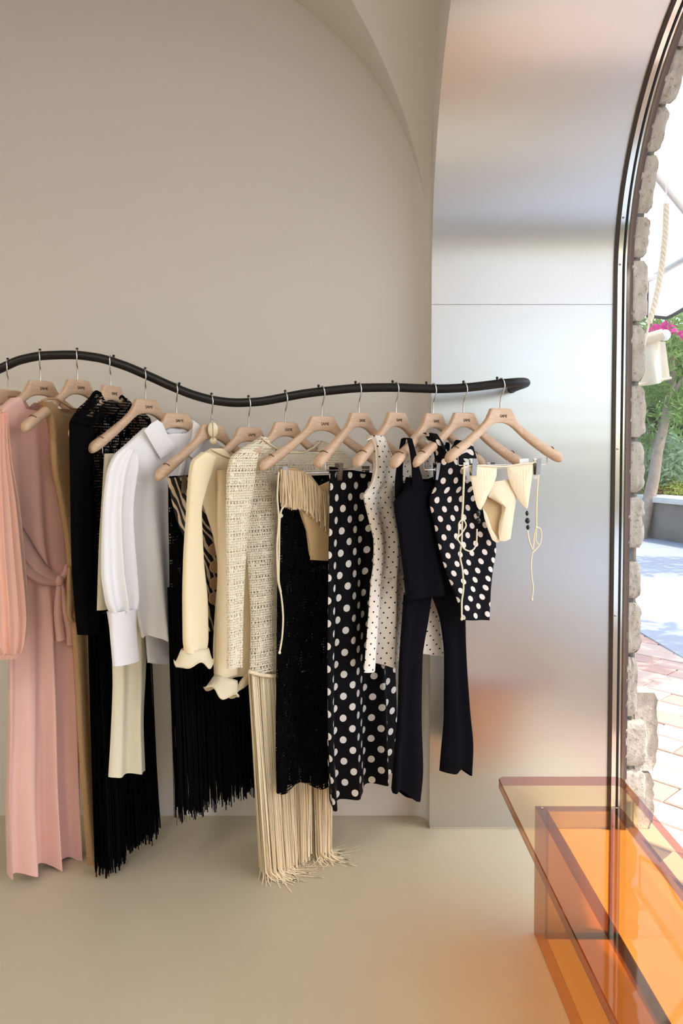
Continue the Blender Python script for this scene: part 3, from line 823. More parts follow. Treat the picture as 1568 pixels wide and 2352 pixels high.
TEXT = bpy.data.meshes.new_from_object(fo.evaluated_get(bpy.context.evaluated_depsgraph_get())); bpy.data.objects.remove(fo); TEXT.materials.clear(); TEXT.materials.append(INK)
def hanger(i, bar, label, group='wooden hangers on the black rail', letters=True):
    th = math.radians(THETA[i]); rpnt = rail_at(HOOK[i]); zn = rpnt[2]-.0865+.012
    h = empty('wooden_hanger', (float(rpnt[0]), YR, float(zn)), th, label=label, cat='hanger', group=group)
    link(bpy.data.objects.new('wooden_body', BODY), h)
    if letters:
        t = bpy.data.objects.new('lettering', TEXT); t.location = (.006, -.0094, -.028); t.rotation_euler = (PI/2, 0, 0); link(t, h)
    R = Matrix.Rotation(-th, 3, 'Z')
    dz = float(rpnt[2]-zn); k = math.sin(math.radians(90-THETA[i]))
    w = [(0, 0, -.012), (0, 0, .004), (.001, -.001, dz-.042), (.006*k, -.012, dz-.028), (.011*k, -.0172, dz-.008), (.009*k, -.0165, dz+.004), (.005*k, -.011, dz+.0125), (.001, -.002, dz+.0158), (-.002, .008, dz+.0135), (-.003, .0155, dz+.004), (-.003, .0165, dz-.004)]
    tube('hook', [tuple(R @ Vector(q)) for q in catmull(w, 40)], .0021, HOOKSTEEL, h, 8)
    for s in (-1, 1):
        cv = []
        u = s*.182; zt = ip(top_k, u)
        for q in np.linspace(-1, 1, 9): cv.append((u+s*.004*(1-q*q), -bow(u)+.0150*q-.001, zt-.0062*q*q+.0002))
        tube('notch', cv, .0016, NOTCH, h, 6)
    if bar:
        zb_ = -.172; zl = ip(bot_k, .172)+.006
        w = [(-.172, -bow(.172), zl), (-.172, -bow(.172), zb_+.008), (-.170, -bow(.17), zb_+.002), (-.164, -bow(.164), zb_), (0, -.012, zb_), (.164, -bow(.164), zb_), (.170, -bow(.17), zb_+.002), (.172, -bow(.172), zb_+.008), (.172, -bow(.172), zl)]
        tube('clip_bar', w, .0016, HOOKSTEEL, h, 6)
        for cu in bar:
            y = -max(.012, bow(cu)*.75)-{9: .026, 14: .022, 10: .006, 6: .022, 4: .02}.get(i, 0)
            parts = []
            def bx(lo, hi):
                V = [(x, yy, z) for x in (lo[0], hi[0]) for yy in (lo[1], hi[1]) for z in (lo[2], hi[2])]
                return V, [(0, 1, 3, 2), (4, 6, 7, 5), (0, 4, 5, 1), (2, 3, 7, 6), (0, 2, 6, 4), (1, 5, 7, 3)]
            c = empty('x', (0, 0, 0)); bpy.data.objects.remove(c)
            Vc, Fcq = merge([bx((cu-.0085, y-.0095, zb_-.030), (cu+.0085, y-.0080, zb_+.020)), bx((cu-.0085, y+.0080, zb_-.030), (cu+.0085, y+.0095, zb_+.020))])
            for n_ in range(0, 16):
                x, yy, z = Vc[n_]
                if z < zb_: Vc[n_] = (x, y+(yy-y)*.5, z)
            cl = mesh_obj('clip', Vc, Fcq, CLIPSTEEL, h, smooth=False)
            Vs, Fs = tube_mesh([(cu-.0075, y, zb_+.001), (cu+.0075, y, zb_+.001)], .0055, 10); mesh_obj('spring', Vs, Fs, HOOKSTEEL, cl, sharp=40)
    return h
HL = ['first beech hanger at the left edge, cut by the frame', 'beech hanger carrying the pink dress', 'beech hanger carrying the gold sleeveless dress', 'beech hanger inside the black crochet dress collar',
      'bare beech hanger with clips above the ivory trousers', 'beech hanger inside the white shirt collar', 'bare beech hanger with a shell pendant on its hook', 'beech hanger inside the cream knit dress',
      'beech hanger inside the cream crochet dress', 'bare beech hanger clipping the fringed beige swimsuit', 'bare beech hanger clipping the long polka dot skirt', 'beech hanger inside the cream dress with tiny dots',
      'beech hanger through the straps of the black tank top', 'beech hanger carrying the polka dot bodysuit', 'rightmost beech hanger, clipping the cream bikini']
BARS = {4: (-.118, .118), 6: (-.135, .12), 9: (-.150, .135), 10: (-.112, .11), 13: (-.115, .105), 14: (-.128, .118)}
HG = [hanger(i, BARS.get(i), HL[i], letters=(i != 6)) for i in range(15)]

# ------------------------------------------------------------------ garment tools
class Plane:
    """vertical, slightly bowed sheet through a hook in which one garment hangs"""
    def __init__(s, i, th=None, off=0.):
        s.p = rail_at(HOOK[i]); s.X, s.Y = float(s.p[0]), YR; s.th = math.radians(THETA[i] if th is None else th); s.off = off
        s.U = np.array([math.cos(s.th), math.sin(s.th)]); s.N = np.array([math.sin(s.th), -math.cos(s.th)])
    def at(s, x, y, off=0.):
        r = ray(x, y); n_ = 0.; o = np.array([s.X, s.Y])
        for _ in range(6):
            b_ = o+s.N*(n_+off+s.off)
            den = r[:2] @ s.N; t = (b_ @ s.N)/den; q = r[:2]*t; u = float((q-b_) @ s.U); n_ = bow(u)
        return u, float(EYE+r[2]*t)
    def root(s, name, label, cat, group='garments hanging on the black rail'):
        return empty(name, (s.X, s.Y, 0), s.th, label=label, cat=cat, group=group)

def sm(x): x = min(1, max(0, x)); return x*x*(3-2*x)
def drape(name, pl, rows, m, parent, th=(.022, .022), k=3, amp=(.0, .012), ph=0., off=0., nu=44, nv=56, sag=0., sagb=None, sagt=.3, sagw=.5, hem=.0, sharpf=.0, wob=.6, uvo=(0, 0), nobow=False, back=1.0, **tags):
    """closed flattened tube of cloth between the surveyed left and right edges; folds run down it"""
    R = np.array([[*pl.at(r[0], r[1], off), *pl.at(r[2], r[3], off)] for r in rows])
    d = np.r_[0, np.cumsum(np.abs(np.diff((R[:, 1]+R[:, 3])/2))+.25*np.abs(np.diff(R[:, 0]))+.25*np.abs(np.diff(R[:, 2]))+1e-6)]; d /= d[-1]
    tt = np.linspace(0, 1, nv+1); Q = hermite(d, R, tt)
    V = []; UV = []; Fq = []; per = 2*nu
    if sagb is None: sagb = sag*.55
    for i, (uL, zL, uR, zR) in enumerate(Q):
        t = tt[i]; w = uR-uL; A = amp[0]+(amp[1]-amp[0])*t; Th = th[0]+(th[1]-th[0])*t
        arc = 0; prev = None; row = []
        for j in range(per):
            fr_ = j < nu; s = j/(nu-1) if fr_ else 1-(j-nu+.5)/nu
            prof = (max(0., 1-(2*s-1)**2))**(.14+.28*min(1, t/.3))
            a = 2*PI*k*s+ph+wob*math.sin(3.1*t+ph*2)
            f = math.sin(a)+.35*math.sin(1.7*a+1.3+ph)
            if sharpf: f = f*(1-sharpf)+sharpf*(2*abs(((a/(2*PI)) % 1)*2-1)-1)
            n_ = A*f*(.35+.65*prof)+(Th*prof if fr_ else -Th*prof*back)
            u = uL+w*s+A*.35*math.cos(a)*prof
            sg = (sag if fr_ else sagb)*sm((1-abs(2*s-1)-(1-sagw)*.35)/(.42))*max(0, 1-t/sagt)
            z = zL+(zR-zL)*s-sg-hem*t**6*f
            nb = 0 if nobow else bow(u)
            V.append((u, -(n_+nb+off+pl.off), z))
            if prev is not None: arc += math.hypot(u-prev[0], n_-prev[1])
            prev = (u, n_); UV.append((arc+uvo[0], z+uvo[1]))
        mid_arc = arc/2
    for i in range(nv):
        for j in range(per):
            q = (j+1) % per
            if q == 0: continue
            Fq.append((i*per+j, (i+1)*per+j, (i+1)*per+q, i*per+q))
    # close the seam without wrapping the pattern
    o0 = len(V)
    for i in range(nv+1):
        V.append(V[i*per]); UV.append((UV[i*per+per-1][0]+.004, UV[i*per][1]))
    for i in range(nv): Fq.append((i*per+per-1, (i+1)*per+per-1, o0+i+1, o0+i))
    return mesh_obj(name, V, Fq, m, parent, uv=UV, **tags)

def ribbon(name, pl, pts, width, m, parent, off=.0, thick=.002, n=28, **tags):
    """flat band of cloth along a surveyed line"""
    P = catmull([pl.at(x, y, off) for x, y in pts], n); T = np.gradient(P, axis=0); T /= np.linalg.norm(T, axis=1)[:, None]
    wd = np.interp(np.linspace(0, 1, n), np.linspace(0, 1, len(width)), width) if isinstance(width, (list, tuple)) else np.full(n, width)
    V = []; Fq = []
    for q, t, w in zip(P, T, wd):
        nn = np.array([-t[1], t[0]])
        for s, dn in ((-.5, 0), (-.2, thick*1.6), (.2, thick*1.2), (.5, 0), (.2, -thick), (-.2, -thick)):
            e = q+nn*s*w; V.append((e[0], -(bow(e[0])+off+pl.off+dn), e[1]))
    for i in range(n-1):
        for k in range(6): j = (k+1) % 6; Fq.append((6*i+k, 6*i+j, 6*i+6+j, 6*i+6+k))
    Fq += [tuple(range(6)), tuple(range(6*n-6, 6*n))[::-1]]
    return mesh_obj(name, V, Fq, m, parent, **tags)

def cord(name, pl, pts, rad, m, parent, off=.0, n=40, seg=7, **tags):
    P = catmull([pl.at(x, y, off) for x, y in pts], n)
    return tube(name, [(u, -(bow(u)+off+pl.off), z) for u, z in P], rad, m, parent, seg, **tags)

def patch(name, pl, outline, m, parent, off=.0, puff=.006, thick=.003, pleat=0., **tags):
    """a flat cut of cloth with a traced outline, gently puffed and given thickness"""
    P = np.array([pl.at(x, y, off) for x, y in outline]); P = catmull(np.vstack([P, P[:1]]), 72)[:-1] if pleat else P; c = P.mean(0); rings = 5 if not pleat else 9; nP = len(P); zt_ = P[:, 1].max(); zh_ = zt_-P[:, 1].min(); V = []; Fq = []; UV = []
    for side in (1, -1):
        base = len(V)
        for r in range(rings):
            f = 1-r/rings
            for q in P:
                e = c+(q-c)*f; dn = (puff*(1-f**2)+(thick/2 if r else 0)) if side == 1 else -(thick/2 if r else 0)+puff*(1-f**2)*.6
                if pleat and r: dn += pleat*math.sin(e[0]*2*PI/.0105+.8*math.sin(e[1]*90))*max(0, 1-1.25*(zt_-e[1])/zh_)
                V.append((e[0], -(bow(e[0])+off+pl.off+dn), e[1])); UV.append((e[0], e[1]))
        V.append((c[0], -(bow(c[0])+off+pl.off+(puff+thick/2 if side == 1 else puff*.6-thick/2)), c[1])); UV.append((c[0], c[1]))
        for r in range(rings-1):
            for k in range(nP):
                j = (k+1) % nP; q = (base+r*nP+k, base+r*nP+j, base+(r+1)*nP+j, base+(r+1)*nP+k); Fq.append(q if side == 1 else q[::-1])
        for k in range(nP):
            j = (k+1) % nP; q = (base+(rings-1)*nP+k, base+(rings-1)*nP+j, len(V)-1); Fq.append(q if side == 1 else q[::-1])
    return mesh_obj(name, V, Fq, m, parent, uv=UV, **tags)

def fringe(name, pl, top, bottom, n_, m, parent, width=.0026, jitter=.03, spread=.03, off=0., seed=0, clump=0, floor=False, **tags):
    """hanging threads; top and bottom are (xL,yL,xR,yR)"""
    r_ = np.random.default_rng(seed); tl_ = np.array(pl.at(top[0], top[1], off)); tr_ = np.array(pl.at(top[2], top[3], off))
    bl_ = np.array(pl.at(bottom[0], bottom[1], off)); br_ = np.array(pl.at(bottom[2], bottom[3], off)); V = []; Fq = []
    for i in range(n_):
        s = (i+r_.random())/n_; a = tl_+(tr_-tl_)*s; sb = s
        if clump: sb = s+.35*math.sin(2*PI*clump*s)/(2*PI*clump)*1.6
        b_ = bl_+(br_-bl_)*sb; lay = r_.uniform(-1, 1); n0 = lay*spread*.6; n1 = lay*spread+r_.normal()*.004
        zb_ = b_[1]+abs(r_.normal())*jitter*.6-r_.random()*jitter*.5
        w = width*r_.uniform(.7, 1.3); ro = r_.uniform(-.7, .7); wx, wy = w/2*math.cos(ro), w/2*math.sin(ro)
        p1, p2 = r_.uniform(0, 6), r_.uniform(1.5, 4); pts = []
        K = 7
        zt_ = a[1]; zend = max(zb_, .006) if floor else zb_
        for k in range(K+1):
            t = k/K; u = a[0]+(b_[0]-a[0])*t+.0022*math.sin(p1+p2*2*t)*t; nn = n0+(n1-n0)*t+.002*math.cos(p1+p2*t)
            pts.append((u, -(nn+bow(u)+off+pl.off), zt_+(zend-zt_)*t))
        if floor and zb_ < .05:
            dirx, diry = r_.normal()*.6+.55, -abs(r_.normal()*.5)-.15; ln = r_.uniform(.015, .085); x, y, z = pts[-1]
            for k in range(1, 4): pts.append((x+dirx*ln*k/3, y+diry*ln*k/3, max(.0025, .006-.002*k)))
        o = len(V)
        for x, y, z in pts: V += [(x-wx, y-wy, z), (x+wx, y+wy, z)]
        for k in range(len(pts)-1): a_ = o+2*k; Fq.append((a_, a_+1, a_+3, a_+2))
    return mesh_obj(name, V, Fq, m, parent, kind='stuff', **tags)

# ------------------------------------------------------------------ the garments, left to right
# pink wrap dress
pl = Plane(1, 58); g = pl.root('pink_dress', 'long pink crepe dress with gathered peach sleeve and tied sash', 'dress')
drape('bodice', pl, [(30, 913, 96, 925), (10, 930, 120, 945), (-14, 965, 145, 985), (-20, 1080, 160, 1080), (-15, 1220, 165, 1215), (12, 1335, 168, 1320)], PINK, g, th=(.025, .022), k=4, amp=(.0, .006), sag=.03, sagt=.15, ph=.6)
drape('skirt', pl, [(10, 1328, 168, 1314), (20, 1450, 174, 1425), (22, 1650, 182, 1610), (20, 1850, 186, 1800), (26, 2018, 190, 1960)], PINK, g, th=(.022, .030), k=3.3, amp=(.004, .028), ph=2.6, nu=90, nv=50, hem=.006, wob=.35)
pls = Plane(1, 58, .05)
drape('sleeve', pls, [(-16, 955, 14, 945), (-30, 1010, 22, 1040), (-42, 1150, 42, 1150), (-48, 1300, 58, 1300), (-46, 1420, 66, 1415), (-36, 1480, 56, 1478), (-22, 1502, 44, 1498)], PEACH, g, th=(.012, .028), k=5, amp=(.003, .009), ph=1., nu=70, nobow=False)
drape('sleeve_cuff', pls, [(-22, 1500, 44, 1496), (-24, 1508, 46, 1504), (-16, 1516, 38, 1512)], PEACH, g, th=(.018, .012), k=7, amp=(.003, .003), nv=8, nu=60)
plb = Plane(1, 58, .030)
ribbon('sash', plb, [(20, 1190), (60, 1262), (100, 1312), (136, 1334)], [.05, .06, .05, .022], PINK, g, thick=.005)
ribbon('sash', plb, [(30, 1270), (70, 1315), (105, 1335), (136, 1338)], [.05, .04, .03, .02], PINK, g, thick=.004)
ribbon('sash', plb, [(136, 1334), (148, 1318), (156, 1298)], [.02, .022, .02], PINK, g, thick=.005)
v, fq = ellipsoid((*[pl.at(136, 1334, .035)[0]], -(.035+bow(pl.at(136, 1334, .035)[0])), pl.at(136, 1334, .035)[1]), (.014, .012, .017)); mesh_obj('sash_knot', v, fq, PINK, g)
ribbon('sash_tail', plb, [(136, 1338), (134, 1400), (140, 1470)], [.02, .034, .036], PINK, g, thick=.006)
ribbon('sash_tail', plb, [(140, 1338), (150, 1400), (160, 1440), (163, 1480)], [.02, .03, .032, .03], PINK, g, thick=.006)
# gold sleeveless dress
pl = Plane(2, 62); g = pl.root('gold_dress', 'long glittering gold knit sleeveless dress', 'dress')
drape('dress_body', pl, [(92, 922, 238, 930), (106, 945, 232, 950), (116, 1000, 228, 1000), (120, 1070, 235, 1065), (134, 1150, 240, 1140), (150, 1250, 238, 1240), (158, 1360, 236, 1345), (168, 1500, 240, 1480), (182, 1750, 248, 1720), (202, 2008, 262, 1965)], GOLD, g, th=(.020, .020), k=2.2, amp=(.001, .008), sag=.03, sagt=.06, sagw=.4)
ribbon('neck_binding', pl, [(94, 922), (110, 916), (128, 916), (146, 926), (166, 938), (190, 942)], .007, GOLD, g, off=.021)
ribbon('side_tie', Plane(2, 62, .02), [(158, 1300), (162, 1380), (160, 1415), (172, 1430)], [.01, .03, .035, .01], GOLD, g, thick=.006)
# black crochet dress with fringe
pl = Plane(3, 66); g = pl.root('black_crochet_dress', 'black open crochet long-sleeved dress ending in long fringe', 'dress')
drape('bodice', pl, [(218, 904, 284, 914), (200, 922, 308, 934), (176, 950, 346, 968), (178, 1010, 342, 1010), (186, 1120, 335, 1115), (206, 1280, 330, 1265), (216, 1470, 334, 1440)], BLACKMESH, g, th=(.018, .022), k=2, amp=(.001, .006), sag=.02, sagt=.08, sagw=.7)
ribbon('collar', pl, [(206, 920), (214, 906), (222, 901), (232, 906)], .012, BLACK, g, off=.012)
ribbon('collar', pl, [(274, 916), (280, 910), (290, 920)], .008, BLACK, g, off=.006)
pls = Plane(3, 66, .035)
drape('sleeve', pls, [(176, 948, 206, 960), (162, 975, 212, 1000), (162, 1100, 214, 1110), (164, 1250, 222, 1250), (172, 1390, 228, 1385), (179, 1458, 224, 1455)], BLACK, g, th=(.012, .018), k=1.6, amp=(.0, .004))
drape('shoulder_lace', pls, [(208, 918, 232, 932), (184, 942, 226, 956), (163, 968, 206, 984)], BLACKMESH, g, th=(.015, .017), k=1.6, amp=(.0, .002), nv=16, off=.002)
fringe('fringe', pl, (214, 1420, 336, 1400), (232, 2008, 358, 1905), 620, FRINGE_BLACK, g, width=.0042, jitter=.045, spread=.032, seed=3)
drape('fringe_lining', pl, [(216, 1420, 334, 1400), (224, 1700, 345, 1640), (228, 1850, 350, 1760)], BLACK, g, th=(.018, .020), k=2, amp=(.002, .004))
# ivory trousers and top on clips
pl = Plane(4, 50); g = pl.root('ivory_trousers', 'ivory satin trousers with wide hems below the white shirt cuff', 'trousers')
drape('trouser_leg', pl, [(250, 1050, 335, 1050), (250, 1300, 338, 1290), (256, 1480, 338, 1465), (258, 1560, 335, 1545), (254, 1680, 330, 1660), (248, 1784, 334, 1768)], IVORY, g, th=(.014, .022), k=1.6, amp=(.003, .013), ph=.9, nu=60)
pls = Plane(4, 50, .028); g = pls.root('ivory_blouse', 'ivory satin blouse mostly hidden behind the white shirt sleeve', 'top')
drape('top_body', pls, [(240, 1042, 326, 1040), (236, 1100, 332, 1095), (226, 1260, 340, 1250), (222, 1402, 344, 1385)], IVORY, g, th=(.010, .014), k=3, amp=(.002, .004))
# white shirt
pl = Plane(5, 44); g = pl.root('white_shirt', 'white poplin shirt with pointed collar and deep cuff', 'shirt')
drape('shirt_body', pl, [(334, 982, 452, 980), (300, 1012, 480, 1002), (276, 1040, 505, 1025), (284, 1110, 498, 1100), (298, 1260, 490, 1240), (314, 1400, 476, 1380), (328, 1468, 462, 1448)], WHITE, g, th=(.020, .030), k=2.6, amp=(.001, .016), ph=3.6, nu=70, sag=.02, sagt=.06, hem=.01)
plk = Plane(5, 44, -.035)
drape('back_tail', plk, [(330, 1380, 430, 1370), (334, 1460, 430, 1450), (338, 1522, 440, 1530)], WHITE, g, th=(.006, .006), k=1.2, amp=(.002, .006))
pls = Plane(5, 44, .045)
drape('sleeve', pls, [(284, 1026, 312, 1044), (262, 1046, 316, 1070), (244, 1090, 312, 1110), (234, 1190, 306, 1190), (231, 1310, 312, 1300), (240, 1380, 316, 1370), (250, 1408, 311, 1398)], WHITE, g, th=(.016, .020), k=2.3, amp=(.002, .012), ph=.4, nu=60)
drape('cuff', pls, [(249, 1406, 310, 1396), (254, 1470, 314, 1460), (259, 1530, 320, 1516)], WHITE, g, th=(.020, .017), k=.7, amp=(.0, .002), nv=20)
cl = Plane(5, 44, .034)
patch('collar', cl, [(331, 989), (345, 974), (362, 964), (373, 972), (384, 996), (407, 1026), (390, 1040), (369, 1054), (352, 1026)], WHITE, g, puff=.008)
patch('collar', cl, [(444, 966), (456, 974), (474, 1000), (470, 1020), (446, 1056), (426, 1040), (440, 1004)], WHITE, g, puff=.008)
ribbon('collar_stand', Plane(5, 44, -.004), [(372, 976), (392, 990), (412, 994), (432, 984), (446, 968)], .03, WHITE, g)
patch('neck_label', Plane(5, 44, .002), [(390, 1005), (420, 994), (421, 998), (391, 1010)], INK, g, puff=.0, thick=.001)
ribbon('button_placket', Plane(5, 44, .040), [(424, 1046), (412, 1120), (402, 1250)], .022, WHITE, g)
# black fringed skirt and zebra swimsuit
pl = Plane(6, 42); g = pl.root('black_fringe_skirt', 'black mesh skirt with long black fringe behind the cream sleeve', 'skirt')
drape('waist', pl, [(386, 1094, 566, 1086), (386, 1180, 570, 1168), (388, 1300, 574, 1282), (388, 1390, 576, 1368)], BLACKMESH2, g, th=(.012, .016), k=2.2, amp=(.001, .005))
fringe('fringe', pl, (388, 1350, 576, 1330), (407, 1880, 592, 1808), 520, FRINGE_BLACK, g, width=.0034, jitter=.07, spread=.022, seed=5)
drape('fringe_lining', pl, [(389, 1360, 574, 1338), (392, 1470, 576, 1440), (394, 1560, 578, 1520)], BLACK, g, th=(.006, .006), k=2, amp=(.001, .003))
plz = Plane(6, 42, .032); g = plz.root('zebra_swimsuit', 'zebra print swimsuit with tan discs, behind the cream knit sleeve', 'swimsuit')
drape('suit_body', plz, [(384, 1098, 560, 1090), (390, 1130, 556, 1122), (404, 1190, 546, 1180), (428, 1250, 528, 1240), (450, 1320, 512, 1312), (466, 1400, 506, 1394), (476, 1450, 500, 1446)], ZEBRA, g, th=(.006, .006), k=1.5, amp=(.0, .003))
for y, x in ((1262, 492), (1302, 494), (1340, 494), (1374, 492)):
    u, z = plz.at(x, y, .012); V, Fq = tube_mesh([(u, -(bow(u)+plz.off+.010), z), (u, -(bow(u)+plz.off+.015), z)], .019, 20); mesh_obj('disc', V, Fq, TANDISC, g, sharp=40)
# shell pendant hanging from the bare hanger's hook
plp = Plane(6, 30, .028); g = plp.root('shell_pendant', 'oval pearl shell pendant hung on a hanger hook', 'pendant', None)
u, z = plp.at(489, 987); 
V, Fq = ellipsoid((u, -plp.off, z), (.0165, .003, .0235), 24, 14); sh_ = mesh_obj('shell', V, Fq, SHELL, g)
u2, z2 = plp.at(490, 1013); V, Fq = ellipsoid((u2, -plp.off, z2), (.012, .004, .011), 14, 8); mesh_obj('shell_charm', V, Fq, SHELL, g)
cord('chain', plp, [(484, 957), (486, 961), (488, 966), (489, 1010)], .0012, HOOKSTEEL, g, off=.0035, n=16, seg=5)
# cream knit dress with ruffled cuffs
pl = Plane(7, 42); g = pl.root('cream_knit_dress', 'plain cream knit dress with long sleeves and ruffled cuffs', 'dress')
drape('dress_body', pl, [(486, 1030, 640, 1028), (464, 1044, 660, 1038), (444, 1066, 676, 1055), (452, 1120, 668, 1110), (472, 1176, 655, 1165), (492, 1245, 640, 1235), (500, 1310, 632, 1300), (494, 1400, 640, 1385), (489, 1500, 640, 1480), (492, 1562, 636, 1540)], CREAM, g, th=(.020, .022), k=2, amp=(.0, .007), ph=1.2, sag=.028, sagt=.07, nu=60)
ribbon('neck_binding', pl, [(484, 1031), (498, 1038), (514, 1046), (535, 1052), (560, 1054)], .006, CREAM, g, off=.021)
pls = Plane(7, 42, .045)
drape('sleeve', pls, [(466, 1038, 492, 1050), (440, 1062, 484, 1085), (433, 1105, 470, 1130), (428, 1180, 461, 1176), (421, 1290, 466, 1286), (419, 1390, 475, 1386), (420, 1470, 476, 1465), (424, 1500, 472, 1494)], CREAM, g, th=(.016, .018), k=1.2, amp=(.0, .004), nu=50)
def ruffle(name, pl_, c, r0, r1, drop, tilt, parent, waves=5, seed=1, asp=.6):
    """frilled ring of pleated knit"""
    u0, z0 = pl_.at(*c); V = []; Fq = []; UV = []; nA, nR = 96, 8; r_ = random.Random(seed)
    for i in range(nR+1):
        f = i/nR
        for j in range(nA):
            a = 2*PI*j/nA; wv = math.sin(waves*a+seed)*.5+.3*math.sin((waves+2)*a+2*seed)
            r = r0+(r1-r0)*f**.8; x = r*math.cos(a); y = r*asp*math.sin(a)
            z = -drop*math.sin(f*2.0)*(1-.45*wv*f)
            V.append((u0+x*math.cos(tilt)+z*math.sin(tilt), -(bow(u0)+pl_.off)+y, z0-x*math.sin(tilt)+z*math.cos(tilt))); UV.append((j/nA*.45, f*.03))
    for i in range(nR):
        for j in range(nA): q = (j+1) % nA; Fq.append((i*nA+j, i*nA+q, (i+1)*nA+q, (i+1)*nA+j))
    o = mesh_obj(name, V, Fq, RIB, parent, uv=UV)
    md = o.modifiers.new('thickness', 'SOLIDIFY'); md.thickness = .0018
    return o
ruffle('ruffle_cuff', pls, (448, 1490), .040, .062, .042, .10, g, 4, 2, .55)
pl2 = Plane(7, 42, .036)
drape('sleeve', Plane(7, 42, .026), [(500, 1080, 530, 1080), (500, 1300, 536, 1300), (496, 1480, 540, 1475), (494, 1556, 545, 1548)], CREAM, g, th=(.014, .016), k=1, amp=(.0, .003))
ruffle('ruffle_cuff', pl2, (520, 1556), .036, .060, .046, .42, g, 3, 4, .7)
ribbon('hem_flare', Plane(7, 42, .03), [(540, 1590), (556, 1572), (572, 1556), (590, 1545)], [.008, .03, .035, .02], CREAM, g, thick=.004)
# cream crochet dress with floor-length fringe
pl = Plane(8, 38); g = pl.root('cream_crochet_dress', 'cream open crochet dress with fringe trailing on the floor', 'dress')
drape('dress_body', pl, [(600, 1003, 740, 1012), (582, 1014, 762, 1024), (548, 1036, 800, 1046), (534, 1060, 812, 1064), (545, 1120, 796, 1120), (562, 1230, 772, 1225), (570, 1320, 764, 1310), (575, 1430, 762, 1412), (573, 1548, 764, 1520)], CROCHET, g, th=(.020, .022), k=2, amp=(.0, .004), sag=.058, sagb=.035, sagt=.09, sagw=.85, nu=60)
ribbon('neck_binding', pl, [(598, 1002), (612, 1014), (628, 1026), (660, 1040), (690, 1040), (716, 1030), (736, 1014)], .006, CREAM, g, off=.020)
pls = Plane(8, 38, .04)
drape('sleeve', pls, [(556, 1030, 590, 1042), (530, 1052, 586, 1080), (521, 1100, 580, 1130), (519, 1200, 572, 1200), (520, 1320, 562, 1318), (521, 1440, 557, 1436), (521, 1536, 555, 1530)], CROCHET, g, th=(.015, .014), k=1.4, amp=(.0, .004))
ribbon('fringe_heading', pl, [(570, 1542), (600, 1550), (640, 1552), (700, 1540), (764, 1520)], .012, CREAM, g, off=.026)
fringe('fringe', pl, (574, 1546, 640, 1546), (604, 1996, 662, 1990), 300, FRINGE_CREAM, g, width=.0032, jitter=.012, spread=.026, seed=8, clump=3, floor=True)
fringe('fringe', pl, (640, 1546, 706, 1536), (662, 1988, 706, 1962), 240, FRINGE_CREAM, g, width=.0032, jitter=.03, spread=.026, seed=9, clump=2, floor=False)
fringe('fringe', pl, (706, 1536, 764, 1522), (722, 1962, 752, 1952), 240, FRINGE_CREAM, g, width=.0032, jitter=.012, spread=.024, seed=10, clump=2, floor=True)
# black mesh skirt and fringed swimsuit
pl = Plane(9, 30, -.012); g = pl.root('black_mesh_skirt', 'long black loose mesh skirt with wavy hem behind the fringed swimsuit', 'skirt')
drape('skirt_body', pl, [(639, 1092, 800, 1094), (638, 1180, 800, 1180), (636, 1330, 800, 1326), (634, 1550, 800, 1540), (632, 1720, 790, 1708), (634, 1816, 786, 1796)], BLACKMESH2, g, th=(.012, .015), k=1.4, amp=(.0, .010), ph=1.6, nu=60, hem=.009)
ribbon('waistband', pl, [(639, 1094), (700, 1098), (760, 1096), (800, 1094)], .014, BLACK, g, off=.010)
pls = Plane(9, 30, .022); g = pls.root('fringed_swimsuit', 'beige swimsuit with short fringe across the bust, clipped beside the polka skirt', 'swimsuit')
patch('cup_band', pls, [(643, 1076), (660, 1074), (680, 1076), (700, 1084), (716, 1094), (728, 1110), (738, 1126), (743, 1130), (750, 1114), (758, 1104), (772, 1100), (790, 1096), (790, 1150), (760, 1175), (735, 1180), (700, 1170), (670, 1158), (646, 1150)], TAN, g, puff=.006)
patch('torso_panel', pls, [(686, 1160), (740, 1170), (790, 1165), (786, 1284), (750, 1288), (712, 1286), (712, 1262), (706, 1225), (697, 1190)], TAN, g, puff=.006, off=-.003)
patch('back_panel', pls, [(684, 1166), (690, 1160), (702, 1190), (712, 1230), (716, 1284), (710, 1276), (706, 1235), (698, 1200)], TAN, g, puff=.001, off=-.012)
fringe('fringe', pls, (645, 1078, 700, 1084), (645, 1164, 704, 1172), 130, FRINGE_TAN, g, width=.0030, jitter=.014, spread=.004, off=.012, seed=21)
fringe('fringe', pls, (696, 1084, 742, 1128), (698, 1172, 744, 1214), 120, FRINGE_TAN, g, width=.0030, jitter=.018, spread=.004, off=.012, seed=22)
fringe('fringe', pls, (742, 1128, 790, 1100), (744, 1216, 790, 1230), 100, FRINGE_TAN, g, width=.0030, jitter=.018, spread=.004, off=.012, seed=23)
cord('cord', pls, [(640, 1084), (637, 1140), (640, 1190), (636, 1260), (638, 1330), (646, 1370), (650, 1420), (648, 1460), (642, 1498)], .0026, CORD, g, off=.012, n=60)
cord('cord', pls, [(655, 1160), (646, 1172), (642, 1200), (641, 1270), (640, 1330), (645, 1360)], .0026, CORD, g, off=.014, n=40)
u, z = pls.at(642, 1499, .012); V, Fq = ellipsoid((u, -(bow(u)+pls.off+.012), z), (.004, .004, .005)); mesh_obj('cord_knot', V, Fq, CORD, g)
u, z = pls.at(648, 1185, .012); V, Fq = ellipsoid((u, -(bow(u)+pls.off+.004), z), (.0062, .004, .0062)); mesh_obj('button', V, Fq, BUTTON, g)
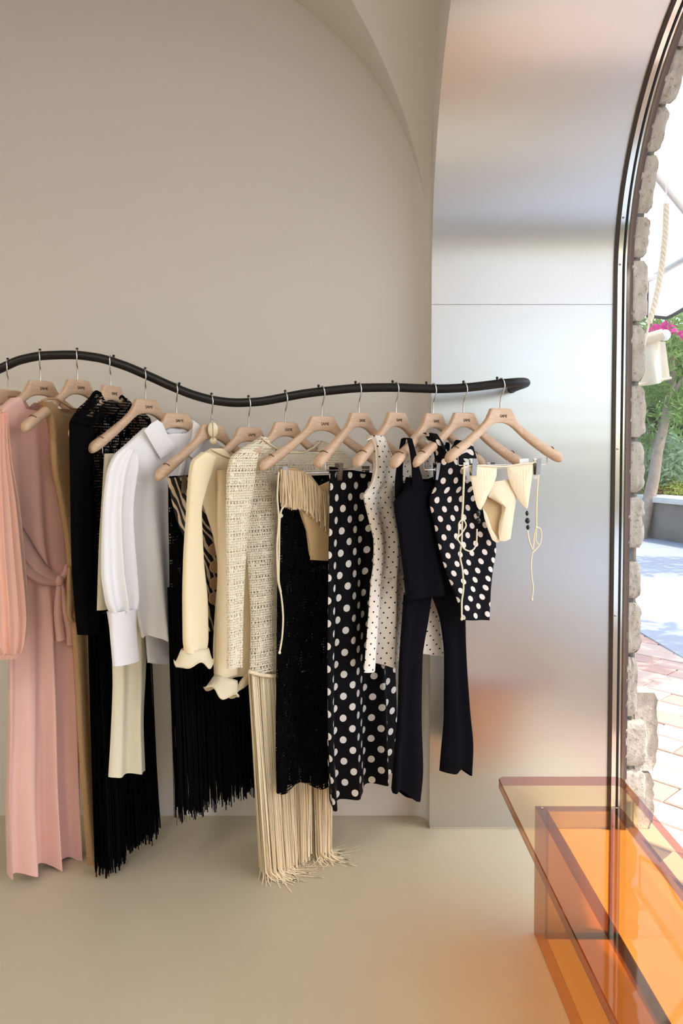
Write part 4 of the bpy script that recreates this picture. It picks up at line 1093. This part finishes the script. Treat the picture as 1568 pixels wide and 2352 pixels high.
# long polka dot skirt
pl = Plane(10, 46); g = pl.root('polka_dot_skirt', 'long black satin skirt with large white polka dots', 'skirt')
drape('skirt_body', pl, [(758, 1072, 862, 1088), (757, 1150, 868, 1150), (754, 1250, 880, 1245), (751, 1400, 896, 1385), (749, 1560, 908, 1530), (750, 1680, 912, 1640), (755, 1790, 912, 1720), (760, 1858, 910, 1772)], POLKA, g, th=(.010, .022), k=2.6, amp=(.001, .022), ph=2.0, nu=110, nv=70, wob=.25, hem=.003)
ribbon('waistband', pl, [(758, 1074), (790, 1080), (862, 1089)], .006, BLACK, g, off=.011)
# cream dress with tiny dots
pl = Plane(11, 48); g = pl.root('pin_dot_dress', 'sleeveless cream dress with tiny black dots and flared hem', 'dress')
drape('dress_body', pl, [(848, 1000, 1000, 1012), (858, 1030, 996, 1035), (862, 1070, 990, 1066), (854, 1110, 992, 1100), (836, 1140, 1006, 1128), (846, 1190, 1004, 1180), (858, 1250, 1000, 1240), (857, 1290, 1000, 1276), (851, 1335, 1002, 1318), (844, 1420, 1012, 1398), (834, 1542, 1028, 1497)], PIN, g, th=(.027, .020), k=3.6, amp=(.0, .017), ph=1.0, nu=90, nv=70, sag=.075, sagb=.06, sagt=.12, sagw=.3, hem=.006, wob=.3)
ribbon('waist_seam', pl, [(851, 1330), (880, 1330), (910, 1326), (940, 1322)], .002, PINPLAIN, g, off=.022)
ribbon('armhole_binding', pl, [(842, 1012), (852, 1006), (862, 1030), (864, 1070), (856, 1108), (836, 1140)], .004, PINPLAIN, g, off=.018)
# black trousers and black tank top
pl = Plane(12, 45, -.012); g = pl.root('black_trousers', 'wide black jersey trousers below the black tank top', 'trousers')
drape('waist', pl, [(925, 1110, 1060, 1100), (928, 1250, 1060, 1240), (930, 1380, 1064, 1366)], NAVY, g, th=(.008, .010), k=1.5, amp=(.0, .002))
drape('trouser_leg', pl, [(929, 1366, 990, 1362), (924, 1420, 982, 1420), (916, 1520, 968, 1520), (912, 1650, 966, 1640), (905, 1760, 970, 1770), (903, 1818, 964, 1838)], NAVY, g, th=(.010, .020), k=1.2, amp=(.001, .009), ph=2.2, hem=.008)
drape('trouser_leg', pl, [(992, 1364, 1064, 1352), (1012, 1430, 1066, 1420), (1020, 1520, 1068, 1510), (1019, 1640, 1075, 1630), (1012, 1730, 1082, 1716), (1009, 1768, 1079, 1776)], NAVY, g, th=(.010, .018), k=1.1, amp=(.001, .008), ph=.7, hem=.008)
pls = Plane(12, 45, .014); g = pls.root('black_tank', 'black jersey tank top with scooped neck', 'top')
drape('top_body', pls, [(938, 1096, 1016, 1094), (926, 1130, 1028, 1118), (905, 1156, 1040, 1142), (914, 1220, 1040, 1205), (924, 1300, 1042, 1285), (932, 1378, 1046, 1362)], NAVY, g, th=(.018, .018), k=2, amp=(.0, .007), ph=.3, sag=.014, sagt=.2)
def strap(name, pl_, frontp, backp, width, m, parent, d=.021, rise=.004):
    """a shoulder strap running up the front, over the hanger arm and down the back"""
    A = [(*pl_.at(x, y, d), d) for x, y in frontp]; B = [(*pl_.at(x, y, -d), -d) for x, y in backp]
    top = [((A[-1][0]+B[0][0])/2, max(A[-1][1], B[0][1])+rise, 0.)]
    P = catmull([(u, -(bow(u)+n_+pl_.off), z) for u, z, n_ in A+top+B], 40); V = []; Fq = []
    w = np.interp(np.linspace(0, 1, 40), np.linspace(0, 1, len(width)), width)
    T = np.gradient(P, axis=0); T /= np.linalg.norm(T, axis=1)[:, None]
    for q, t, ww in zip(P, T, w):
        nn = np.cross(t, (1, 0, 0)); nn /= np.linalg.norm(nn)+1e-9
        for sx, h in ((-.5, .0012), (.5, .0012), (.5, -.0012), (-.5, -.0012)): V.append(q+np.array([sx*ww, 0, 0])+nn*h)
    for i in range(39):
        for k in range(4): j = (k+1) % 4; Fq.append((4*i+k, 4*i+j, 4*i+4+j, 4*i+4+k))
    Fq += [(0, 1, 2, 3), (159, 158, 157, 156)]
    return mesh_obj(name, V, Fq, m, parent, sharp=50)
strap('strap', pls, [(960, 1118), (954, 1075), (948, 1040), (941, 1010)], [(926, 1010), (920, 1050), (916, 1100), (920, 1145)], [.055, .03, .022, .020, .022, .03, .05], NAVY, g)
strap('strap', pls, [(1010, 1112), (1016, 1070), (1022, 1040), (1026, 1022)], [(1028, 1020), (1026, 1050), (1020, 1085), (1014, 1112)], [.05, .026, .020, .018, .020, .026, .05], NAVY, g)
# polka dot bodysuit
pl = Plane(13, 34); g = pl.root('polka_dot_bodysuit', 'black bodysuit with large pale polka dots behind the cream bikini', 'bodysuit')
drape('suit_body', pl, [(978, 994, 1074, 1012), (994, 1020, 1082, 1030), (1003, 1060, 1092, 1060), (1000, 1110, 1106, 1104), (986, 1150, 1122, 1143), (996, 1200, 1133, 1195), (1010, 1270, 1138, 1260), (1026, 1320, 1130, 1310), (1046, 1370, 1125, 1360), (1064, 1424, 1122, 1424)], POLKA2, g, th=(.026, .008), k=1.2, amp=(.0, .004), ph=.4, sag=.055, sagb=.045, sagt=.16, sagw=.25, nu=60)
patch('size_tag', pl, [(1064, 1062), (1082, 1062), (1082, 1106), (1064, 1106)], TAG, g, off=.028, puff=0, thick=.0008)
tg = bpy.data.curves.new('t', 'FONT'); tg.body = 'S'; tg.size = .016; tg.extrude = .0002; to = bpy.data.objects.new('t', tg); C.objects.link(to); bpy.context.view_layer.update()
TM = bpy.data.meshes.new_from_object(to.evaluated_get(bpy.context.evaluated_depsgraph_get())); bpy.data.objects.remove(to); TM.materials.clear(); TM.materials.append(INK)
u, z = pl.at(1068, 1102, .03); o = bpy.data.objects.new('tag_letter', TM); o.location = (u, -(bow(u)+.0295), z); o.rotation_euler = (PI/2, 0, 0); link(o, g)
# cream bikini
pl = Plane(14, 26, .016); g = pl.root('cream_bikini', 'cream string bikini with black beads, nearest the metal panel', 'bikini')
patch('bikini_cup', pl, [(1076, 1071), (1092, 1069), (1108, 1070), (1124, 1070), (1141, 1072), (1140, 1090), (1134, 1110), (1122, 1135), (1110, 1160), (1102, 1171), (1096, 1165), (1090, 1145), (1083, 1110)], CREAMLY, g, puff=.009, off=.004, pleat=.0016)
patch('bikini_cup', pl, [(1164, 1070), (1180, 1067), (1196, 1066), (1210, 1065), (1223, 1063), (1222, 1090), (1218, 1120), (1214, 1150), (1210, 1169), (1200, 1160), (1186, 1140), (1172, 1112), (1166, 1090)], CREAMLY, g, puff=.009, off=.004, pleat=.0016)
pb = Plane(14, 26, .004)
patch('bikini_bottom_front', pb, [(1136, 1106), (1150, 1104), (1166, 1101), (1180, 1110), (1190, 1120), (1186, 1145), (1180, 1180), (1176, 1210), (1172, 1238), (1160, 1243), (1147, 1242), (1144, 1222), (1146, 1200), (1152, 1178), (1152, 1162), (1140, 1150), (1121, 1141), (1128, 1122)], CREAMLY, g, puff=.010, off=.004)
patch('bikini_bottom_back', pb, [(1108, 1160), (1121, 1141), (1140, 1148), (1154, 1162), (1154, 1180), (1149, 1205), (1149, 1238), (1141, 1246), (1130, 1238), (1120, 1212), (1112, 1185)], TAN, g, puff=.002, off=-.012)
patch('bikini_bottom_gusset', pb, [(1108, 1166), (1116, 1178), (1126, 1210), (1134, 1232), (1143, 1238), (1148, 1243), (1140, 1247), (1130, 1240), (1120, 1216), (1112, 1190)], CREAMLY, g, puff=.002, off=-.006)
cord('cord', pl, [(1060, 1076), (1078, 1070), (1110, 1069), (1141, 1072), (1165, 1071), (1195, 1066), (1223, 1063), (1232, 1058)], .0026, CORD, g, off=.008)
cord('cord', pl, [(1066, 1064), (1064, 1120), (1062, 1170), (1060, 1192)], .0030, CORD, g, off=.020)
cord('cord', pl, [(1061, 1192), (1053, 1205), (1053, 1225), (1049, 1237), (1062, 1222), (1070, 1206), (1064, 1194), (1061, 1192)], .0022, CORD, g, off=.022)
cord('cord', pl, [(1050, 1238), (1058, 1250), (1068, 1262), (1080, 1266), (1090, 1258), (1094, 1245), (1095, 1215)], .0022, CORD, g, off=.022)
cord('cord', pl, [(1061, 1192), (1060, 1240), (1056, 1275), (1062, 1310), (1064, 1350), (1060, 1385), (1060, 1420)], .0026, CORD, g, off=.019, n=60)
cord('cord', pl, [(1234, 1060), (1239, 1070), (1235, 1100), (1232, 1150), (1231, 1210)], .0026, CORD, g, off=.004)
cord('cord', pl, [(1231, 1210), (1226, 1232), (1223, 1262), (1214, 1240), (1211, 1218)], .0026, CORD, g, off=.004)
cord('cord', pl, [(1231, 1211), (1240, 1214), (1243, 1230), (1238, 1252), (1230, 1238), (1231, 1218)], .0022, CORD, g, off=.006)
cord('cord', pl, [(1238, 1252), (1230, 1262), (1222, 1270), (1219, 1300), (1221, 1330), (1224, 1350), (1221, 1376)], .0024, CORD, g, off=.005, n=50)
for (x, y, r, rz) in ((1098, 1179, .0062, .0105), (1098, 1196, .0074, .0090), (1210, 1179, .0050, .0080), (1211, 1196, .0074, .0092), (1212, 1211, .0056, .0076)):
    u, z = pl.at(x, y, .008); V, Fq = ellipsoid((u, -(bow(u)+pl.off+.008), z), (r, r, rz), 12, 8); mesh_obj('bead', V, Fq, BEAD, g)
for (x, y) in ((1060, 1422), (1221, 1377), (1050, 1238), (1061, 1192), (1231, 1211)):
    u, z = pl.at(x, y, .02); V, Fq = ellipsoid((u, -(bow(u)+pl.off+.02), z), (.0042, .004, .0046), 10, 6); mesh_obj('knot', V, Fq, CORD, g)
patch('price_tag', pl, [(1224, 1068), (1236, 1067), (1236, 1100), (1224, 1100)], TAG, g, off=-.004, puff=0, thick=.0008)
patch('price_tag', pl, [(1193, 1054), (1214, 1053), (1214, 1066), (1193, 1067)], TAG, g, off=-.006, puff=0, thick=.0008)
